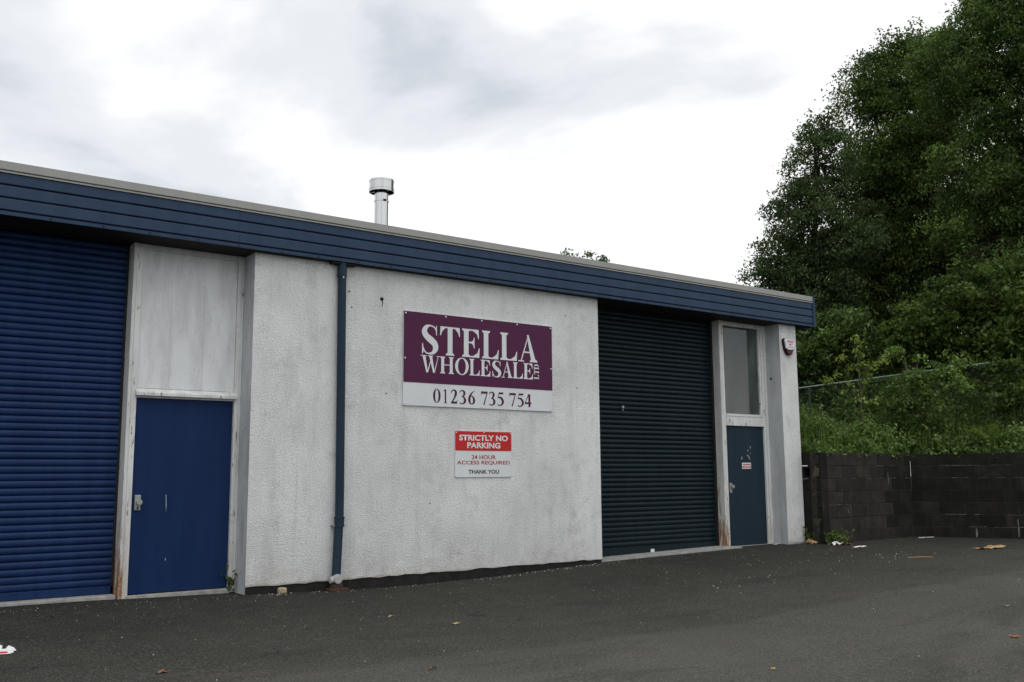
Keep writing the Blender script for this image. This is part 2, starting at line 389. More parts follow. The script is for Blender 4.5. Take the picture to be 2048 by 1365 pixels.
# ------------------------------------------------------------------ building
B = Thing('industrial_building', (7.0, 0, 0), 'low white roughcast industrial unit with navy fascia, two roller shutters and two doors', 'building')
def rw(x0, x1, y0, y1, z0, z1): return MB().box(x0, x1, y0, y1, z0, z1, mis=[0, 1, 1, 1, 1, 1])
def wall_box(name, x0, x1, y1=0.7, z0=0.02, z1=3.862):
    # front face cut into a grid so the lower edge can wander
    mbx = MB(); n = max(2, int((x1 - x0) / 0.12)); r = random.Random(x0)
    zl = [z0 + (0.025 * (x0 + (x1 - x0) * i / n - 4.2) / 5.3 if name == 'wall' else 0.0) + r.uniform(-0.010, 0.010) for i in range(n + 1)]
    X = [x0 + (x1 - x0) * i / n for i in range(n + 1)]
    for i in range(n):
        mbx.poly([(X[i], 0, zl[i]), (X[i + 1], 0, zl[i + 1]), (X[i + 1], 0, z1), (X[i], 0, z1)], 0)
        mbx.poly([(X[i], 0, zl[i]), (X[i], 0.06, zl[i]), (X[i + 1], 0.06, zl[i + 1]), (X[i + 1], 0, zl[i + 1])], 0)
    mbx.poly([(x0, y1, z0 - .4), (x0, 0.0, z0 - .4), (x0, 0.0, z1), (x0, y1, z1)], 1)
    mbx.poly([(x1, 0.0, z0 - .4), (x1, y1, z0 - .4), (x1, y1, z1), (x1, 0.0, z1)], 1)
    mbx.poly([(x1, y1, z0 - .4), (x0, y1, z0 - .4), (x0, y1, z1), (x1, y1, z1)], 1)
    return B.part(mbx, name, ['render', 'reveal_paint'])
w1 = wall_box('wall', 4.185, 9.53)
w2 = wall_box('corner_pier', 13.78, 14.24, z0=0.075)
w3 = wall_box('wall', -9.0, -0.15)
w2['label'] = 'narrow white roughcast pier at the building corner'
B.part(MB().box(4.195, 9.52, 0.012, 0.3, -0.4, 0.06), 'plinth', 'plinth_tar')
B.part(MB().box(-9.0, -0.16, 0.012, 0.3, -0.4, 0.04), 'plinth', 'plinth_tar')
B.part(MB().box(13.79, 14.235, 0.008, 0.3, -0.4, 0.085), 'plinth', 'reveal_paint')
B.part(MB().box(13.99, 14.238, 0.701, 11.0, -0.3, 3.862, 0), 'side_wall', 'render')
B.part(MB().box(-9.0, 14.236, 11.0, 11.3, -0.3, 4.3), 'rear_wall', 'render')
# soffit, closing board and roof
B.part(MB().box(-9.2, 14.60, -0.10, 0.75, 3.866, 3.90), 'soffit', 'soffit_dark')
mb = MB(); mb.poly([(-9.2, -0.10, 4.40), (14.6, -0.10, 4.40), (14.6, 11.4, 4.75), (-9.2, 11.4, 4.75)]); mb.poly([(-9.2, 11.4, 4.70), (14.6, 11.4, 4.70), (14.6, -0.05, 4.36), (-9.2, -0.05, 4.36)])
B.part(mb, 'roof', 'roof_sheet')
# fascia: profiled navy sheets, three planks each, a lip under them and a grey capping above
fas = B.part(MB().box(-9.2, 14.60, -0.085, -0.06, 3.87, 4.40), 'fascia', 'fascia_navy')
seams = [-9.2, -5.2, -2.1, 0.9, 3.94, 6.98, 9.99, 13.0, 14.605]
planks = [(4.188, 4.296), (4.056, 4.166), (3.924, 4.036)]
for a, b_ in zip(seams, seams[1:]):
    for z0, z1 in planks:
        prof = [(-0.088, z0 - 0.020), (-0.088, z0 - 0.004), (-0.118, z0), (-0.120, z0 + 0.006), (-0.120, z1 - 0.006), (-0.118, z1), (-0.088, z1 + 0.002)]
        mb = MB()
        for (ya, za), (yb, zb) in zip(prof, prof[1:]):
            mb.poly([(a + .0015, ya, za), (b_ - .0015, ya, za), (b_ - .0015, yb, zb), (a + .0015, yb, zb)])
        B.part(mb, 'plank', 'fascia_navy', parent=fas)
    mb = MB().box(a + .0015, b_ - .0015, -0.126, -0.086, 3.866, 3.903)
    B.part(mb, 'lip', 'fascia_navy', parent=fas)
scr = MB(); scr.tube([(0, 0, 0), (0, -0.006, 0)], 0.011, 6); scr_me = scr.mesh('screw', 'alarm_black'); scr_me2 = MB().tube([(0, 0, 0), (0, -0.006, 0)], 0.010, 6).mesh('screw', 'cap_grey')
for z, me_, y in ((4.176, scr_me, -0.089), (4.045, scr_me, -0.089), (3.886, scr_me, -0.1265), (4.305, scr_me2, -0.1345)):
    for i in range(28):
        o = link('screw', me_, fas); o.location = (0.95 + i * 0.5 + 0.02 * math.sin(i * 3) - 7.0, y, z)
capp = B.part(MB().box(-9.2, 14.60, -0.10, 0.05, 4.33, 4.412), 'capping', 'cap_grey')
cse = [-9.2, -5.2, -2.15, 0.86, 3.892, 6.93, 9.96, 12.95, 14.60]
for a, b_ in zip(cse, cse[1:]):
    mb = MB(); prof = [(-0.134, 4.298), (-0.134, 4.313), (-0.112, 4.316), (-0.112, 4.326), (-0.136, 4.330), (-0.132, 4.416), (0.10, 4.424)]
    for (ya, za), (yb, zb) in zip(prof, prof[1:]):
        mb.poly([(a + .001, ya, za), (b_ - .001, ya, za), (b_ - .001, yb, zb), (a + .001, yb, zb)])
    B.part(mb, 'capping_length', 'cap_grey', parent=capp)
B.part(MB().box(14.605, 14.66, -0.140, 0.5, 3.858, 4.425), 'fascia_end_trim', 'fascia_navy', bevel=0.004)
B.part(MB().box(14.61, 14.65, 0.5, 11.4, 3.87, 4.42), 'verge_trim', 'fascia_navy')

# roller shutters -----------------------------------------------------------
def shutter(x0, x1, zb, ztop, matn, label, bot_h, dep):
    yS = 0.50
    sh = B.part(MB().box(x0, x1, yS + 0.03, yS + 0.05, zb + .05, ztop), 'roller_shutter', matn)
    sh['label'] = label
    n = int((ztop - zb - bot_h) / 0.0752)
    prof = []
    for k in range(9):
        t = k / 8; prof.append((-dep * (1 - abs(2 * t - 1) ** 2.6), 0.006 + 0.063 * t))
    prof = [(0.012, 0.001), (0.004, 0.003)] + prof + [(0.004, 0.071), (0.012, 0.0735)]
    mb = MB(); base = 0
    for (y, z) in prof: mb.v += [(x0 + 0.01 - 7.0, y, z), (x1 - 0.01 - 7.0, y, z)]
    for k in range(len(prof) - 1): mb.f.append((2 * k, 2 * k + 1, 2 * k + 3, 2 * k + 2)); mb.mi.append(0)
    me = mb.mesh('slat', matn, smooth=True)
    for i in range(n):
        o = link('slat', me, sh); o.location = (0, yS + random.uniform(-0.0018, 0.0018), zb + bot_h + i * 0.0752); o.rotation_euler = (random.uniform(-.025, .025), random.uniform(-.0003, .0003), random.uniform(-.0006, .0006))
    B.part(MB().box(x0 + .005, x1 - .005, yS - 0.012, yS + 0.02, zb, zb + bot_h - 0.004), 'bottom_bar', matn, parent=sh, bevel=0.004)
    return sh
shL = shutter(-0.10, 2.90, 0.012, 3.862, 'shutter_blue', 'royal blue ribbed roller shutter', 0.085, 0.0095)
shR = shutter(9.56, 12.53, 0.012, 3.862, 'shutter_teal', 'dark teal ribbed roller shutter', 0.135, 0.0115)
B.part(MB().box(12.512, 12.548, 0.450, 0.525, 0.0, 3.861), 'guide_rail', 'soffit_dark', parent=shR)
B.part(MB().box(9.535, 9.60, 0.455, 0.478, -0.03, 3.862), 'guide_rail', 'shutter_teal', parent=shR)
B.part(MB().box(2.872, 2.899, 0.488, 0.525, 0.0, 3.861), 'guide_rail', 'soffit_dark', parent=shL)
B.part(MB().box(10.985, 11.065, 0.4835, 0.4865, 0.035, 0.085), 'maker_plate', 'sign_white', parent=shR)
B.part(MB().box(10.43, 10.475, 0.474, 0.480, 2.285, 2.325).box(10.44, 10.455, 0.474, 0.480, 2.245, 2.27), 'torn_sticker', 'scratch', parent=shR)
# thresholds
mb = MB().box(-0.12, 2.89, 0.335, 0.52, -0.30, 0.008); B.part(mb, 'threshold', 'concrete', bevel=0.006)
mb = MB(); mb.prism([(9.535, -0.3), (12.62, -0.3), (12.62, 0.066), (9.535, 0.010)], 0.03, 0.52); B.part(mb, 'threshold', 'concrete')
B.part(MB().box(2.99, 4.12, 0.29, 0.5, -0.3, -0.006), 'threshold', 'concrete', bevel=0.005)
B.part(MB().box(12.64, 13.77, 0.29, 0.5, -0.3, 0.052), 'threshold', 'concrete', bevel=0.005)

# left door bay -------------------------------------------------------------
B.part(MB().box(2.90, 2.935, 0.30, 0.53, -0.05, 3.862), 'post', 'frame_rusty', bevel=0.003)
B.part(MB().box(2.938, 3.000, 0.312, 0.46, -0.05, 3.862), 'door_frame', 'frame_peeling', bevel=0.003)
B.part(MB().box(4.105, 4.150, 0.305, 0.46, -0.05, 3.862), 'door_frame', 'frame_peeling', bevel=0.003)
B.part(MB().box(4.152, 4.184, 0.318, 0.46, -0.05, 3.862), 'door_frame', 'frame_white', bevel=0.002)
mb = MB(); mb.v = [(2.985, 0.262, 2.150), (4.125, 0.262, 2.150), (4.125, 0.262, 2.182), (2.985, 0.262, 2.182), (2.985, 0.335, 2.150), (4.125, 0.335, 2.150), (4.125, 0.335, 2.232), (2.985, 0.335, 2.232)]
mb.f = [(0, 1, 2, 3), (3, 2, 6, 7), (0, 4, 5, 1), (0, 3, 7, 4), (1, 5, 6, 2)]; mb.mi = [0] * 5
B.part(mb, 'weather_board', 'frame_peeling')
B.part(MB().box(3.0, 4.105, 0.316, 0.45, 2.128, 2.148), 'door_head', 'frame_peeling')
B.part(MB().box(3.002, 4.103, 0.322, 0.45, 3.80, 3.862), 'panel_head', 'frame_white')
bx = [3.003, 3.345, 3.72, 4.102]
for a, b_ in zip(bx, bx[1:]):
    B.part(MB().box(a + 0.0005, b_ - 0.0005, 0.332, 0.36, 2.235, 3.798), 'panel_board', 'panel_white', bevel=0.001)
B.part(MB().box(2.99, 4.12, 0.362, 0.40, 2.15, 3.862), 'panel_backing', 'interior_dark')
dL = B.part(MB().box(3.004, 4.101, 0.345, 0.39, 0.004, 2.126), 'door', 'door_blue', bevel=0.003)
dL['label'] = 'plain royal blue door'
B.part(MB().box(3.035, 3.100, 0.318, 0.345, 0.895, 1.062), 'lock_box', 'lock_grey', parent=dL, bevel=0.006)
B.part(MB().tube([(3.078, 0.319, 0.985), (3.078, 0.285, 0.985)], 0.030, 14), 'door_knob', 'lock_grey', parent=dL)
B.part(MB().box(3.058, 3.076, 0.315, 0.319, 0.905, 0.935), 'keyhole', 'alarm_black', parent=dL)
B.part(MB().poly([(3.371, .3443, 1.06), (3.376, .3443, 0.95), (3.383, .3443, 0.86), (3.386, .3443, 0.96), (3.378, .3443, 1.06)]), 'scratch', 'scratch', parent=dL)
B.part(MB().poly([(3.392, .3443, 0.365), (3.394, .3443, 0.338), (3.404, .3443, 0.345), (3.400, .3443, 0.372)]), 'scratch', 'scratch', parent=dL)

# right door bay ------------------------------------------------------------
B.part(MB().box(12.55, 12.615, 0.30, 0.53, -0.02, 3.862), 'post', 'frame_rusty', bevel=0.003)
B.part(MB().box(12.618, 12.668, 0.312, 0.46, -0.02, 3.862), 'door_frame', 'frame_peeling', bevel=0.003)
B.part(MB().box(13.66, 13.715, 0.318, 0.46, -0.02, 3.862), 'door_frame', 'frame_peeling', bevel=0.003)
B.part(MB().box(13.718, 13.776, 0.300, 0.46, -0.02, 3.862), 'door_frame', 'frame_peeling', bevel=0.003)
B.part(MB().box(12.67, 13.658, 0.305, 0.45, 2.065, 2.225), 'transom', 'frame_peeling', bevel=0.004)
win = B.part(MB().box(12.67, 13.658, 0.300, 0.40, 2.228, 2.268).box(12.67, 13.658, 0.325, 0.40, 3.79, 3.862).box(12.67, 12.685, 0.335, 0.40, 2.27, 3.788).box(13.615, 13.658, 0.335, 0.40, 2.27, 3.788), 'window', 'frame_peeling')
B.part(MB().box(12.687, 13.613, 0.362, 0.368, 2.262, 3.795), 'pane', 'glass', parent=win)
# the little room seen through the pane
B.part(MB().box(13.618, 13.655, 0.402, 3.0, 2.27, 3.25), 'interior_wall', 'interior')
B.part(MB().box(12.66, 13.612, 0.62, 2.9, 3.26, 3.855), 'dark_top_box', 'interior_dark')  # added dark box, put in to darken the upper part of the pane
mb = MB(); mb.poly([(12.64, 0.46, 2.0), (13.66, 0.46, 2.0), (13.66, 3.0, 2.0), (12.64, 3.0, 2.0)]); mb.poly([(12.64, 0.46, 2.0), (12.64, 3.0, 2.0), (12.64, 3.0, 3.86), (12.64, 0.46, 3.86)])
mb.poly([(12.64, 3.0, 2.0), (13.66, 3.0, 2.0), (13.66, 3.0, 3.86), (12.64, 3.0, 3.86)]); mb.poly([(12.64, 0.46, 3.861), (13.66, 0.46, 3.861), (13.66, 3.0, 3.861), (12.64, 3.0, 3.861)])
B.part(mb, 'interior_lining', 'interior_dark')
B.part(MB().tube([(13.53, 0.62, 2.95), (13.615, 0.60, 2.95)], 0.03, 8), 'interior_bracket', 'alarm_black')
dR = B.part(MB().box(12.672, 13.656, 0.345, 0.39, 0.060, 2.062), 'door', 'door_teal', bevel=0.003)
dR['label'] = 'dark teal door with small notice'
B.part(MB().box(12.715, 12.770, 0.318, 0.345, 0.93, 1.10), 'lock_box', 'lock_grey', parent=dR, bevel=0.006)
B.part(MB().tube([(12.765, 0.319, 1.04), (12.765, 0.285, 1.04)], 0.030, 12), 'door_knob', 'lock_grey', parent=dR)
st = B.part(MB().box(13.068, 13.296, 0.3405, 0.3445, 1.337, 1.440), 'notice', 'sign_white', parent=dR)
B.part(MB().box(13.078, 13.286, 0.3390, 0.3402, 1.352, 1.385), 'notice_band', 'sign_red', parent=dR)
mb = MB(); r = random.Random(4)
x = 13.09
while x < 13.27:
    w = r.uniform(0.008, 0.022); mb.box(x, x + w, 0.3390, 0.3402, 1.402, 1.420); x += w + 0.004
B.part(mb, 'notice_print', 'text_red', parent=dR)
mb = MB(); x = 13.10
while x < 13.26:
    w = r.uniform(0.008, 0.020); mb.box(x, x + w, 0.3378, 0.3388, 1.362, 1.376); x += w + 0.005
B.part(mb, 'notice_print', 'sign_white', parent=dR)
for q in [[(13.055, 1.50), (13.075, 1.49), (13.09, 1.53), (13.075, 1.55), (13.06, 1.53)], [(13.20, 1.56), (13.24, 1.545), (13.285, 1.475), (13.275, 1.53), (13.24, 1.575)],
          [(13.225, 1.64), (13.245, 1.63), (13.25, 1.66), (13.235, 1.67)], [(13.29, 1.69), (13.31, 1.68), (13.315, 1.72), (13.295, 1.725)], [(13.285, 1.60), (13.30, 1.59), (13.305, 1.62)]]:
    B.part(MB().poly([(a, .3443, c) for a, c in q]), 'glue_mark', 'scratch', parent=dR)
# small hole in the reveal, hole in the wall
B.part(MB().tube([(13.781, 0.217, 2.91), (13.776, 0.217, 2.91)], 0.022, 8), 'bolt_hole', 'hole_dark')
mb = MB(); mb.prism([(5.845, 3.475), (5.862, 3.452), (5.890, 3.462), (5.898, 3.488), (5.872, 3.505), (5.850, 3.496)], -0.002, 0.004)
mb.prism([(5.868, 3.455), (5.884, 3.452), (5.890, 3.425), (5.882, 3.40), (5.876, 3.375), (5.872, 3.40), (5.880, 3.428)], -0.002, 0.004)
B.part(mb, 'wall_hole', 'hole_dark')
for (x, z, s_) in ((5.41, 3.53, .012), (5.45, 3.33, .010), (5.95, 2.28, .011), (6.6, 0.9, .009), (9.1, 2.5, .010), (8.9, 3.55, .010)):
    B.part(MB().tube([(x, 0.002, z), (x, -0.003, z)], s_, 7), 'pock_mark', 'hole_dark')

# ------------------------------------------------------------------ lettering (own outline letters)
class Glyph:
    """strokes laid in a unit box (x right, y up); every stroke sits 0.15 mm in front of the last so that none share a plane"""
    def __init__(s, mb, x0, x1, z0, z1, y, rot=False):
        s.mb, s.x0, s.x1, s.z0, s.z1, s.y, s.rot, s.k = mb, x0, x1, z0, z1, y, rot, 0
    def P(s, u, v):
        if s.rot: u, v = 1 - v, u
        return (s.x0 + (s.x1 - s.x0) * u, s.y - s.k * 0.00015, s.z0 + (s.z1 - s.z0) * v)
    def poly(s, pts): s.k += 1; s.mb.poly([s.P(*p) for p in pts])
    def rect(s, a, b, c, d): s.poly([(a, c), (b, c), (b, d), (a, d)])
    def ring(s, cx, cy, rx, ry, ix, iy, a0=0, a1=360, n=36):
        s.k += 1
        for i in range(n):
            t, u = math.radians(a0 + (a1 - a0) * i / n), math.radians(a0 + (a1 - a0) * (i + 1) / n)
            s.mb.poly([s.P(cx + rx * math.cos(t), cy + ry * math.sin(t)), s.P(cx + rx * math.cos(u), cy + ry * math.sin(u)),
                       s.P(cx + ix * math.cos(u), cy + iy * math.sin(u)), s.P(cx + ix * math.cos(t), cy + iy * math.sin(t))])
    def stroke(s, pts, asp=1.0):
        """pts: (u, v, half width); smoothed with Catmull-Rom; asp = width/height of the box, so that widths stay true"""
        s.k += 1; fine = []
        P = [pts[0]] + list(pts) + [pts[-1]]
        for i in range(1, len(P) - 2):
            for j in range(6):
                t = j / 6; q = []
                for c in range(3):
                    a, b, d, e_ = P[i - 1][c], P[i][c], P[i + 1][c], P[i + 2][c]
                    q.append(0.5 * (2 * b + (d - a) * t + (2 * a - 5 * b + 4 * d - e_) * t * t + (3 * b - a - 3 * d + e_) * t ** 3))
                fine.append(q)
        fine.append(list(pts[-1])); L = []
        for i, (u, v, w) in enumerate(fine):
            a, b = fine[max(i - 1, 0)], fine[min(i + 1, len(fine) - 1)]
            dx, dy = (b[0] - a[0]) * asp, b[1] - a[1]; l = math.hypot(dx, dy) or 1
            nx_, ny_ = -dy / l * w / asp, dx / l * w
            L.append(((u + nx_, v + ny_), (u - nx_, v - ny_)))
        for (a, b), (c, d) in zip(L, L[1:]):
            s.mb.poly([s.P(*b), s.P(*d), s.P(*c), s.P(*a)])
def letter(mb, ch, x0, x1, z0, z1, y, rot=False):
    g = Glyph(mb, x0, x1, z0, z1, y, rot)
    w, h = (x1 - x0, z1 - z0) if not rot else (z1 - z0, x1 - x0)
    A = w / h; t = 0.050; S = 0.20 / A; se = 0.075 / A       # hairline, stem width, serif reach (in box units)
    def serif(c0, c1, v, up):                                # bracketed slab under/over a stem from c0 to c1
        a, b = max(0, c0 - se), min(1, c1 + se); k = t * 0.8
        if up: g.poly([(a, v - k), (c0, v - k * 2.4), (c1, v - k * 2.4), (b, v - k), (b, v), (a, v)])
        else: g.poly([(a, v), (b, v), (b, v + k), (c1, v + k * 2.4), (c0, v + k * 2.4), (a, v + k)])
    if ch == 'T':
        c = 0.5; g.rect(c - S / 2, c + S / 2, 0.04, 0.97); g.rect(0.02, 0.98, 1 - t, 1); serif(c - S / 2, c + S / 2, 0, False)
        for sg in (0, 1):
            f = lambda u: u if not sg else 1 - u
            q = [(f(0.0), 0.68), (f(0.035), 0.68), (f(0.10), 0.82), (f(0.26), 1 - t), (f(0.02), 1)]; g.poly(q if not sg else q[::-1])
    elif ch in 'EL':
        a = se; g.rect(a, a + S, 0.03, 0.97); g.rect(0, 0.97, 0, t)
        g.poly([(0.62, t), (0.97, 0.0), (1.0, 0.34), (0.96, 0.34), (0.87, 0.17)])
        if ch == 'E':
            g.rect(0, 0.93, 1 - t, 1); g.poly([(0.60, 1 - t), (0.84, 0.84), (0.92, 0.67), (0.955, 0.67), (0.935, 1.0)])
            g.rect(a + S, 0.66, 0.5, 0.5 + t); g.poly([(0.50, 0.5 + t), (0.62, 0.60), (0.67, 0.72), (0.70, 0.72), (0.70, 0.32), (0.67, 0.32), (0.62, 0.44), (0.50, 0.5)][::-1])
            serif(a, a + S, 0, False); serif(a, a + S, 1, True)
        else:
            serif(a, a + S, 1, True); serif(a, a + S, 0, False)
    elif ch == 'H':
        for a in (se, 1 - se - S):
            g.rect(a, a + S, 0.03, 0.97); serif(a, a + S, 0, False); serif(a, a + S, 1, True)
        g.rect(se + S, 1 - se - S, 0.49, 0.49 + t)
    elif ch == 'A':
        S2 = S * 1.08
        g.poly([(0.53 - S2 * .28, 1.0), (0.53 + 0.02, 1.0), (0.92, 0.03), (0.92 - S2, 0.03), (0.49, 0.83)][::-1])
        g.poly([(0.12, 0.03), (0.12 + t / A, 0.03), (0.515, 0.87), (0.50, 0.95)])
        g.rect(0.25, 0.66, 0.33, 0.33 + t)
        g.poly([(0.0, 0), (0.30, 0), (0.30, t * .8), (0.0, t * .8)]); g.poly([(0.92 - S2 - 0.08, 0), (1, 0), (1, t * .8), (0.92, t * 2), (0.92 - S2, t * 2), (0.92 - S2 - .08, t * .8)])
    elif ch == 'W':
        S2 = S * 1.02; hl = t / A
        for a, b in ((0.09, 0.36), (0.43, 0.70)):
            g.poly([(a, 0.97), (b - S2 * .45, 0), (b + S2 * .12, 0), (a + S2, 0.97)])
        g.poly([(0.36 - .03, 0.0), (0.36 + .015, 0.0), (0.56, 0.80), (0.525, 0.86)]); g.poly([(0.70 - .03, 0.0), (0.70 + .015, 0.0), (0.91, 0.97), (0.91 - hl * .8, 0.97)])
        for a, b in ((0.0, 0.09 + S2 + .07), (0.36, 0.43 + S2 + .05), (0.80, 1.0)): g.rect(a, b, 1 - t * .8, 1)
    elif ch == 'O': g.ring(0.5, 0.5, 0.5, 0.52, 0.5 - S * 1.02, 0.52 - t)
    elif ch == 'D':
        g.rect(se, se + S, 0.03, 0.97); serif(se, se + S, 0, False); serif(se, se + S, 1, True)
        g.ring(0.42, 0.5, 0.56, 0.5, 0.56 - S * 1.1, 0.5 - t, -90, 90, 20); g.rect(0, 0.44, 0, t); g.rect(0, 0.44, 1 - t, 1)
    elif ch == 'S':
        hw = 0.105
        g.stroke([(0.90, 0.80, .018), (0.78, 0.93, .024), (0.52, 0.985, .026), (0.27, 0.92, .070), (0.16, 0.76, hw), (0.30, 0.61, hw * 1.05), (0.56, 0.49, hw * 1.15), (0.80, 0.36, hw * 1.08), (0.85, 0.21, hw), (0.72, 0.065, .065), (0.45, 0.012, .026), (0.22, 0.06, .024), (0.08, 0.22, .018)], A)
        g.poly([(0.89, 1.0), (0.85, 0.90), (0.89, 0.66), (0.935, 0.66), (0.925, 1.0)]); g.poly([(0.02, 0.0), (0.06, 0.0), (0.13, 0.11), (0.07, 0.36), (0.02, 0.36)])
    elif ch == '0': g.ring(0.5, 0.5, 0.5, 0.51, 0.5 - S * 0.9, 0.51 - t * .8)
    elif ch == '1':
        g.rect(0.36, 0.36 + S * .62, 0.03, 0.96); g.rect(0.05, 1.0, 0, t * .8); g.poly([(0.02, 0.86), (0.36, 0.86), (0.36 + S * .62, 1.0), (0.40, 0.99)])
    elif ch == '7':
        g.poly([(0.02, 0.83), (1.0, 0.83), (1.0, 1.0), (0.06, 1.0)]); g.poly([(0.0, 0.70), (0.045, 0.70), (0.12, 0.83), (0.10, 1.0), (0.06, 1.0)])
        g.poly([(0.34, 0.0), (0.34 + S * .6, 0.0), (1.0, 0.94), (0.84, 0.86)])
    elif ch == '2':
        g.stroke([(0.06, 0.74, .03), (0.18, 0.90, .045), (0.45, 0.975, .05), (0.72, 0.87, .095), (0.74, 0.68, .10), (0.55, 0.42, .065), (0.28, 0.18, .045), (0.08, 0.06, .03)], A)
        g.poly([(0.04, 0.0), (0.92, 0.0), (1.0, 0.26), (0.94, 0.26), (0.84, 0.16), (0.12, 0.16)])
    elif ch == '3':
        g.stroke([(0.06, 0.80, .028), (0.20, 0.93, .04), (0.46, 0.975, .045), (0.72, 0.87, .09), (0.72, 0.70, .09), (0.50, 0.56, .035), (0.32, 0.535, .025)], A)
        g.stroke([(0.36, 0.545, .025), (0.62, 0.50, .06), (0.82, 0.34, .10), (0.80, 0.16, .095), (0.55, 0.03, .045), (0.28, 0.03, .04), (0.10, 0.085, .055)], A)
    elif ch == '5':
        g.poly([(0.20, 0.85), (0.86, 0.85), (0.95, 1.0), (0.26, 1.0)]); g.poly([(0.08, 0.56), (0.16, 0.56), (0.30, 0.90), (0.22, 0.92)])
        g.stroke([(0.10, 0.585, .03), (0.34, 0.625, .06), (0.62, 0.56, .085), (0.82, 0.38, .10), (0.80, 0.19, .09), (0.55, 0.035, .045), (0.28, 0.03, .04), (0.10, 0.09, .055)], A)
    elif ch == '6':
        g.stroke([(0.94, 0.985, .014), (0.66, 0.90, .035), (0.36, 0.70, .075), (0.19, 0.45, .10), (0.20, 0.24, .10), (0.32, 0.07, .06), (0.52, 0.02, .03)], A)
        g.stroke([(0.22, 0.52, .02), (0.42, 0.60, .03), (0.66, 0.56, .06), (0.82, 0.36, .10), (0.80, 0.17, .09), (0.64, 0.04, .05), (0.48, 0.02, .03)], A)
    elif ch == '4':
        g.rect(0.55, 0.55 + S * .95, 0.0, 0.97); g.rect(0.0, 1.0, 0.22, 0.36); g.poly([(0.0, 0.30), (0.13, 0.36), (0.60, 0.86), (0.60, 1.0), (0.55, 1.0)])

def text_part(T, txt, xc, z0, z1, width, y, matn, name='lettering', bold=0.0, parent=None):
    cu = bpy.data.curves.new('txt', 'FONT'); cu.body = txt; cu.size = 1.0; cu.offset = bold; cu.resolution_u = 3
    o = bpy.data.objects.new('txt', cu); COL.objects.link(o)
    me = bpy.data.meshes.new_from_object(o.evaluated_get(bpy.context.evaluated_depsgraph_get()))
    bpy.data.objects.remove(o); bpy.data.curves.remove(cu)
    co = np.empty(len(me.vertices) * 3); me.vertices.foreach_get('co', co); co = co.reshape(-1, 3)
    mn, mx = co.min(0), co.max(0); sx = width / (mx[0] - mn[0]); sz = (z1 - z0) / (mx[1] - mn[1])
    out = np.stack([xc - width / 2 + (co[:, 0] - mn[0]) * sx, np.full(len(co), y), z0 + (co[:, 1] - mn[1]) * sz], 1) - np.array(T.loc)
    me.vertices.foreach_set('co', out.ravel()); me.materials.clear(); me.materials.append(MT[matn]); me.update()
    ob = link(name, me, parent or T.o); return ob

# main sign -----------------------------------------------------------------
SG = Thing('sign_board', (7.403, -0.012, 2.14), 'large purple and white STELLA WHOLESALE LTD sign board with phone number', 'sign')
SG.part(MB().box(6.182, 8.624, -0.020, -0.004, 2.142, 3.362), 'backing_board', 'sign_white')
SG.part(MB().box(6.1835, 8.6225, -0.0235, -0.0202, 2.440, 3.3605), 'purple_panel', 'sign_purple')
Y1 = -0.0240
for ch, a, b_ in [('S', 6.452, 6.700), ('T', 6.732, 7.046), ('E', 7.080, 7.366), ('L', 7.404, 7.683), ('L', 7.710, 7.999), ('A', 8.018, 8.355)]:
    mb = MB(); letter(mb, ch, a, b_, 2.823, 3.204, Y1); SG.part(mb, 'letter', 'sign_white')
for ch, a, b_ in [('W', 6.436, 6.737), ('H', 6.735, 6.947), ('O', 6.969, 7.185), ('L', 7.199, 7.366), ('E', 7.381, 7.542), ('S', 7.572, 7.720), ('A', 7.727, 7.914), ('L', 7.926, 8.098), ('E', 8.109, 8.274)]:
    mb = MB(); letter(mb, ch, a, b_, 2.580, 2.803, Y1); SG.part(mb, 'letter', 'sign_white')
for ch, a, b_ in [('L', 2.587, 2.650), ('T', 2.655, 2.722), ('D', 2.727, 2.800)]:
    mb = MB(); letter(mb, ch, 8.292, 8.380, a, b_, Y1, rot=True); SG.part(mb, 'letter', 'sign_white')
for ch, a, b_ in [('0', 6.630, 6.746), ('1', 6.786, 6.852), ('2', 6.903, 7.010), ('3', 7.038, 7.146), ('6', 7.178, 7.294), ('7', 7.385, 7.497), ('3', 7.515, 7.625), ('5', 7.653, 7.770), ('7', 7.858, 7.973), ('5', 7.996, 8.113), ('4', 8.127, 8.244)]:
    mb = MB(); letter(mb, ch, a, b_, 2.190, 2.374, -0.0205); SG.part(mb, 'numeral', 'sign_purple')
for x, z in [(6.21, 3.335), (6.82, 3.338), (7.40, 3.338), (8.0, 3.338), (8.598, 3.335), (6.205, 2.75), (8.598, 2.75), (6.21, 2.168), (6.82, 2.165), (7.40, 2.165), (8.0, 2.165), (8.60, 2.168)]:
    SG.part(MB().tube([(x, -0.022, z), (x, -0.028, z)], 0.011, 8), 'screw_cap', 'alarm_white')

# no-parking sign -----------------------------------------------------------
NP = Thing('sign_board', (7.437, -0.010, 1.225), 'small red and white STRICTLY NO PARKING sign under the purple board', 'sign')
NP.part(MB().box(6.978, 7.895, -0.014, -0.004, 1.228, 1.834), 'backing_board', 'sign_white')
NP.part(MB().box(6.979, 7.894, -0.017, -0.0142, 1.577, 1.833), 'red_panel', 'sign_red')
text_part(NP, 'STRICTLY NO', 7.437, 1.709, 1.786, 0.795, -0.0175, 'sign_white', bold=0.035)
text_part(NP, 'PARKING', 7.437, 1.609, 1.688, 0.540, -0.0175, 'sign_white', bold=0.035)
text_part(NP, '24 HOUR', 7.437, 1.463, 1.520, 0.396, -0.0147, 'text_red', bold=0.022)
text_part(NP, 'ACCESS REQUIRED', 7.437, 1.386, 1.444, 0.862, -0.0147, 'text_red', bold=0.022)
text_part(NP, 'THANK YOU', 7.437, 1.271, 1.326, 0.498, -0.0147, 'text_black', bold=0.03)
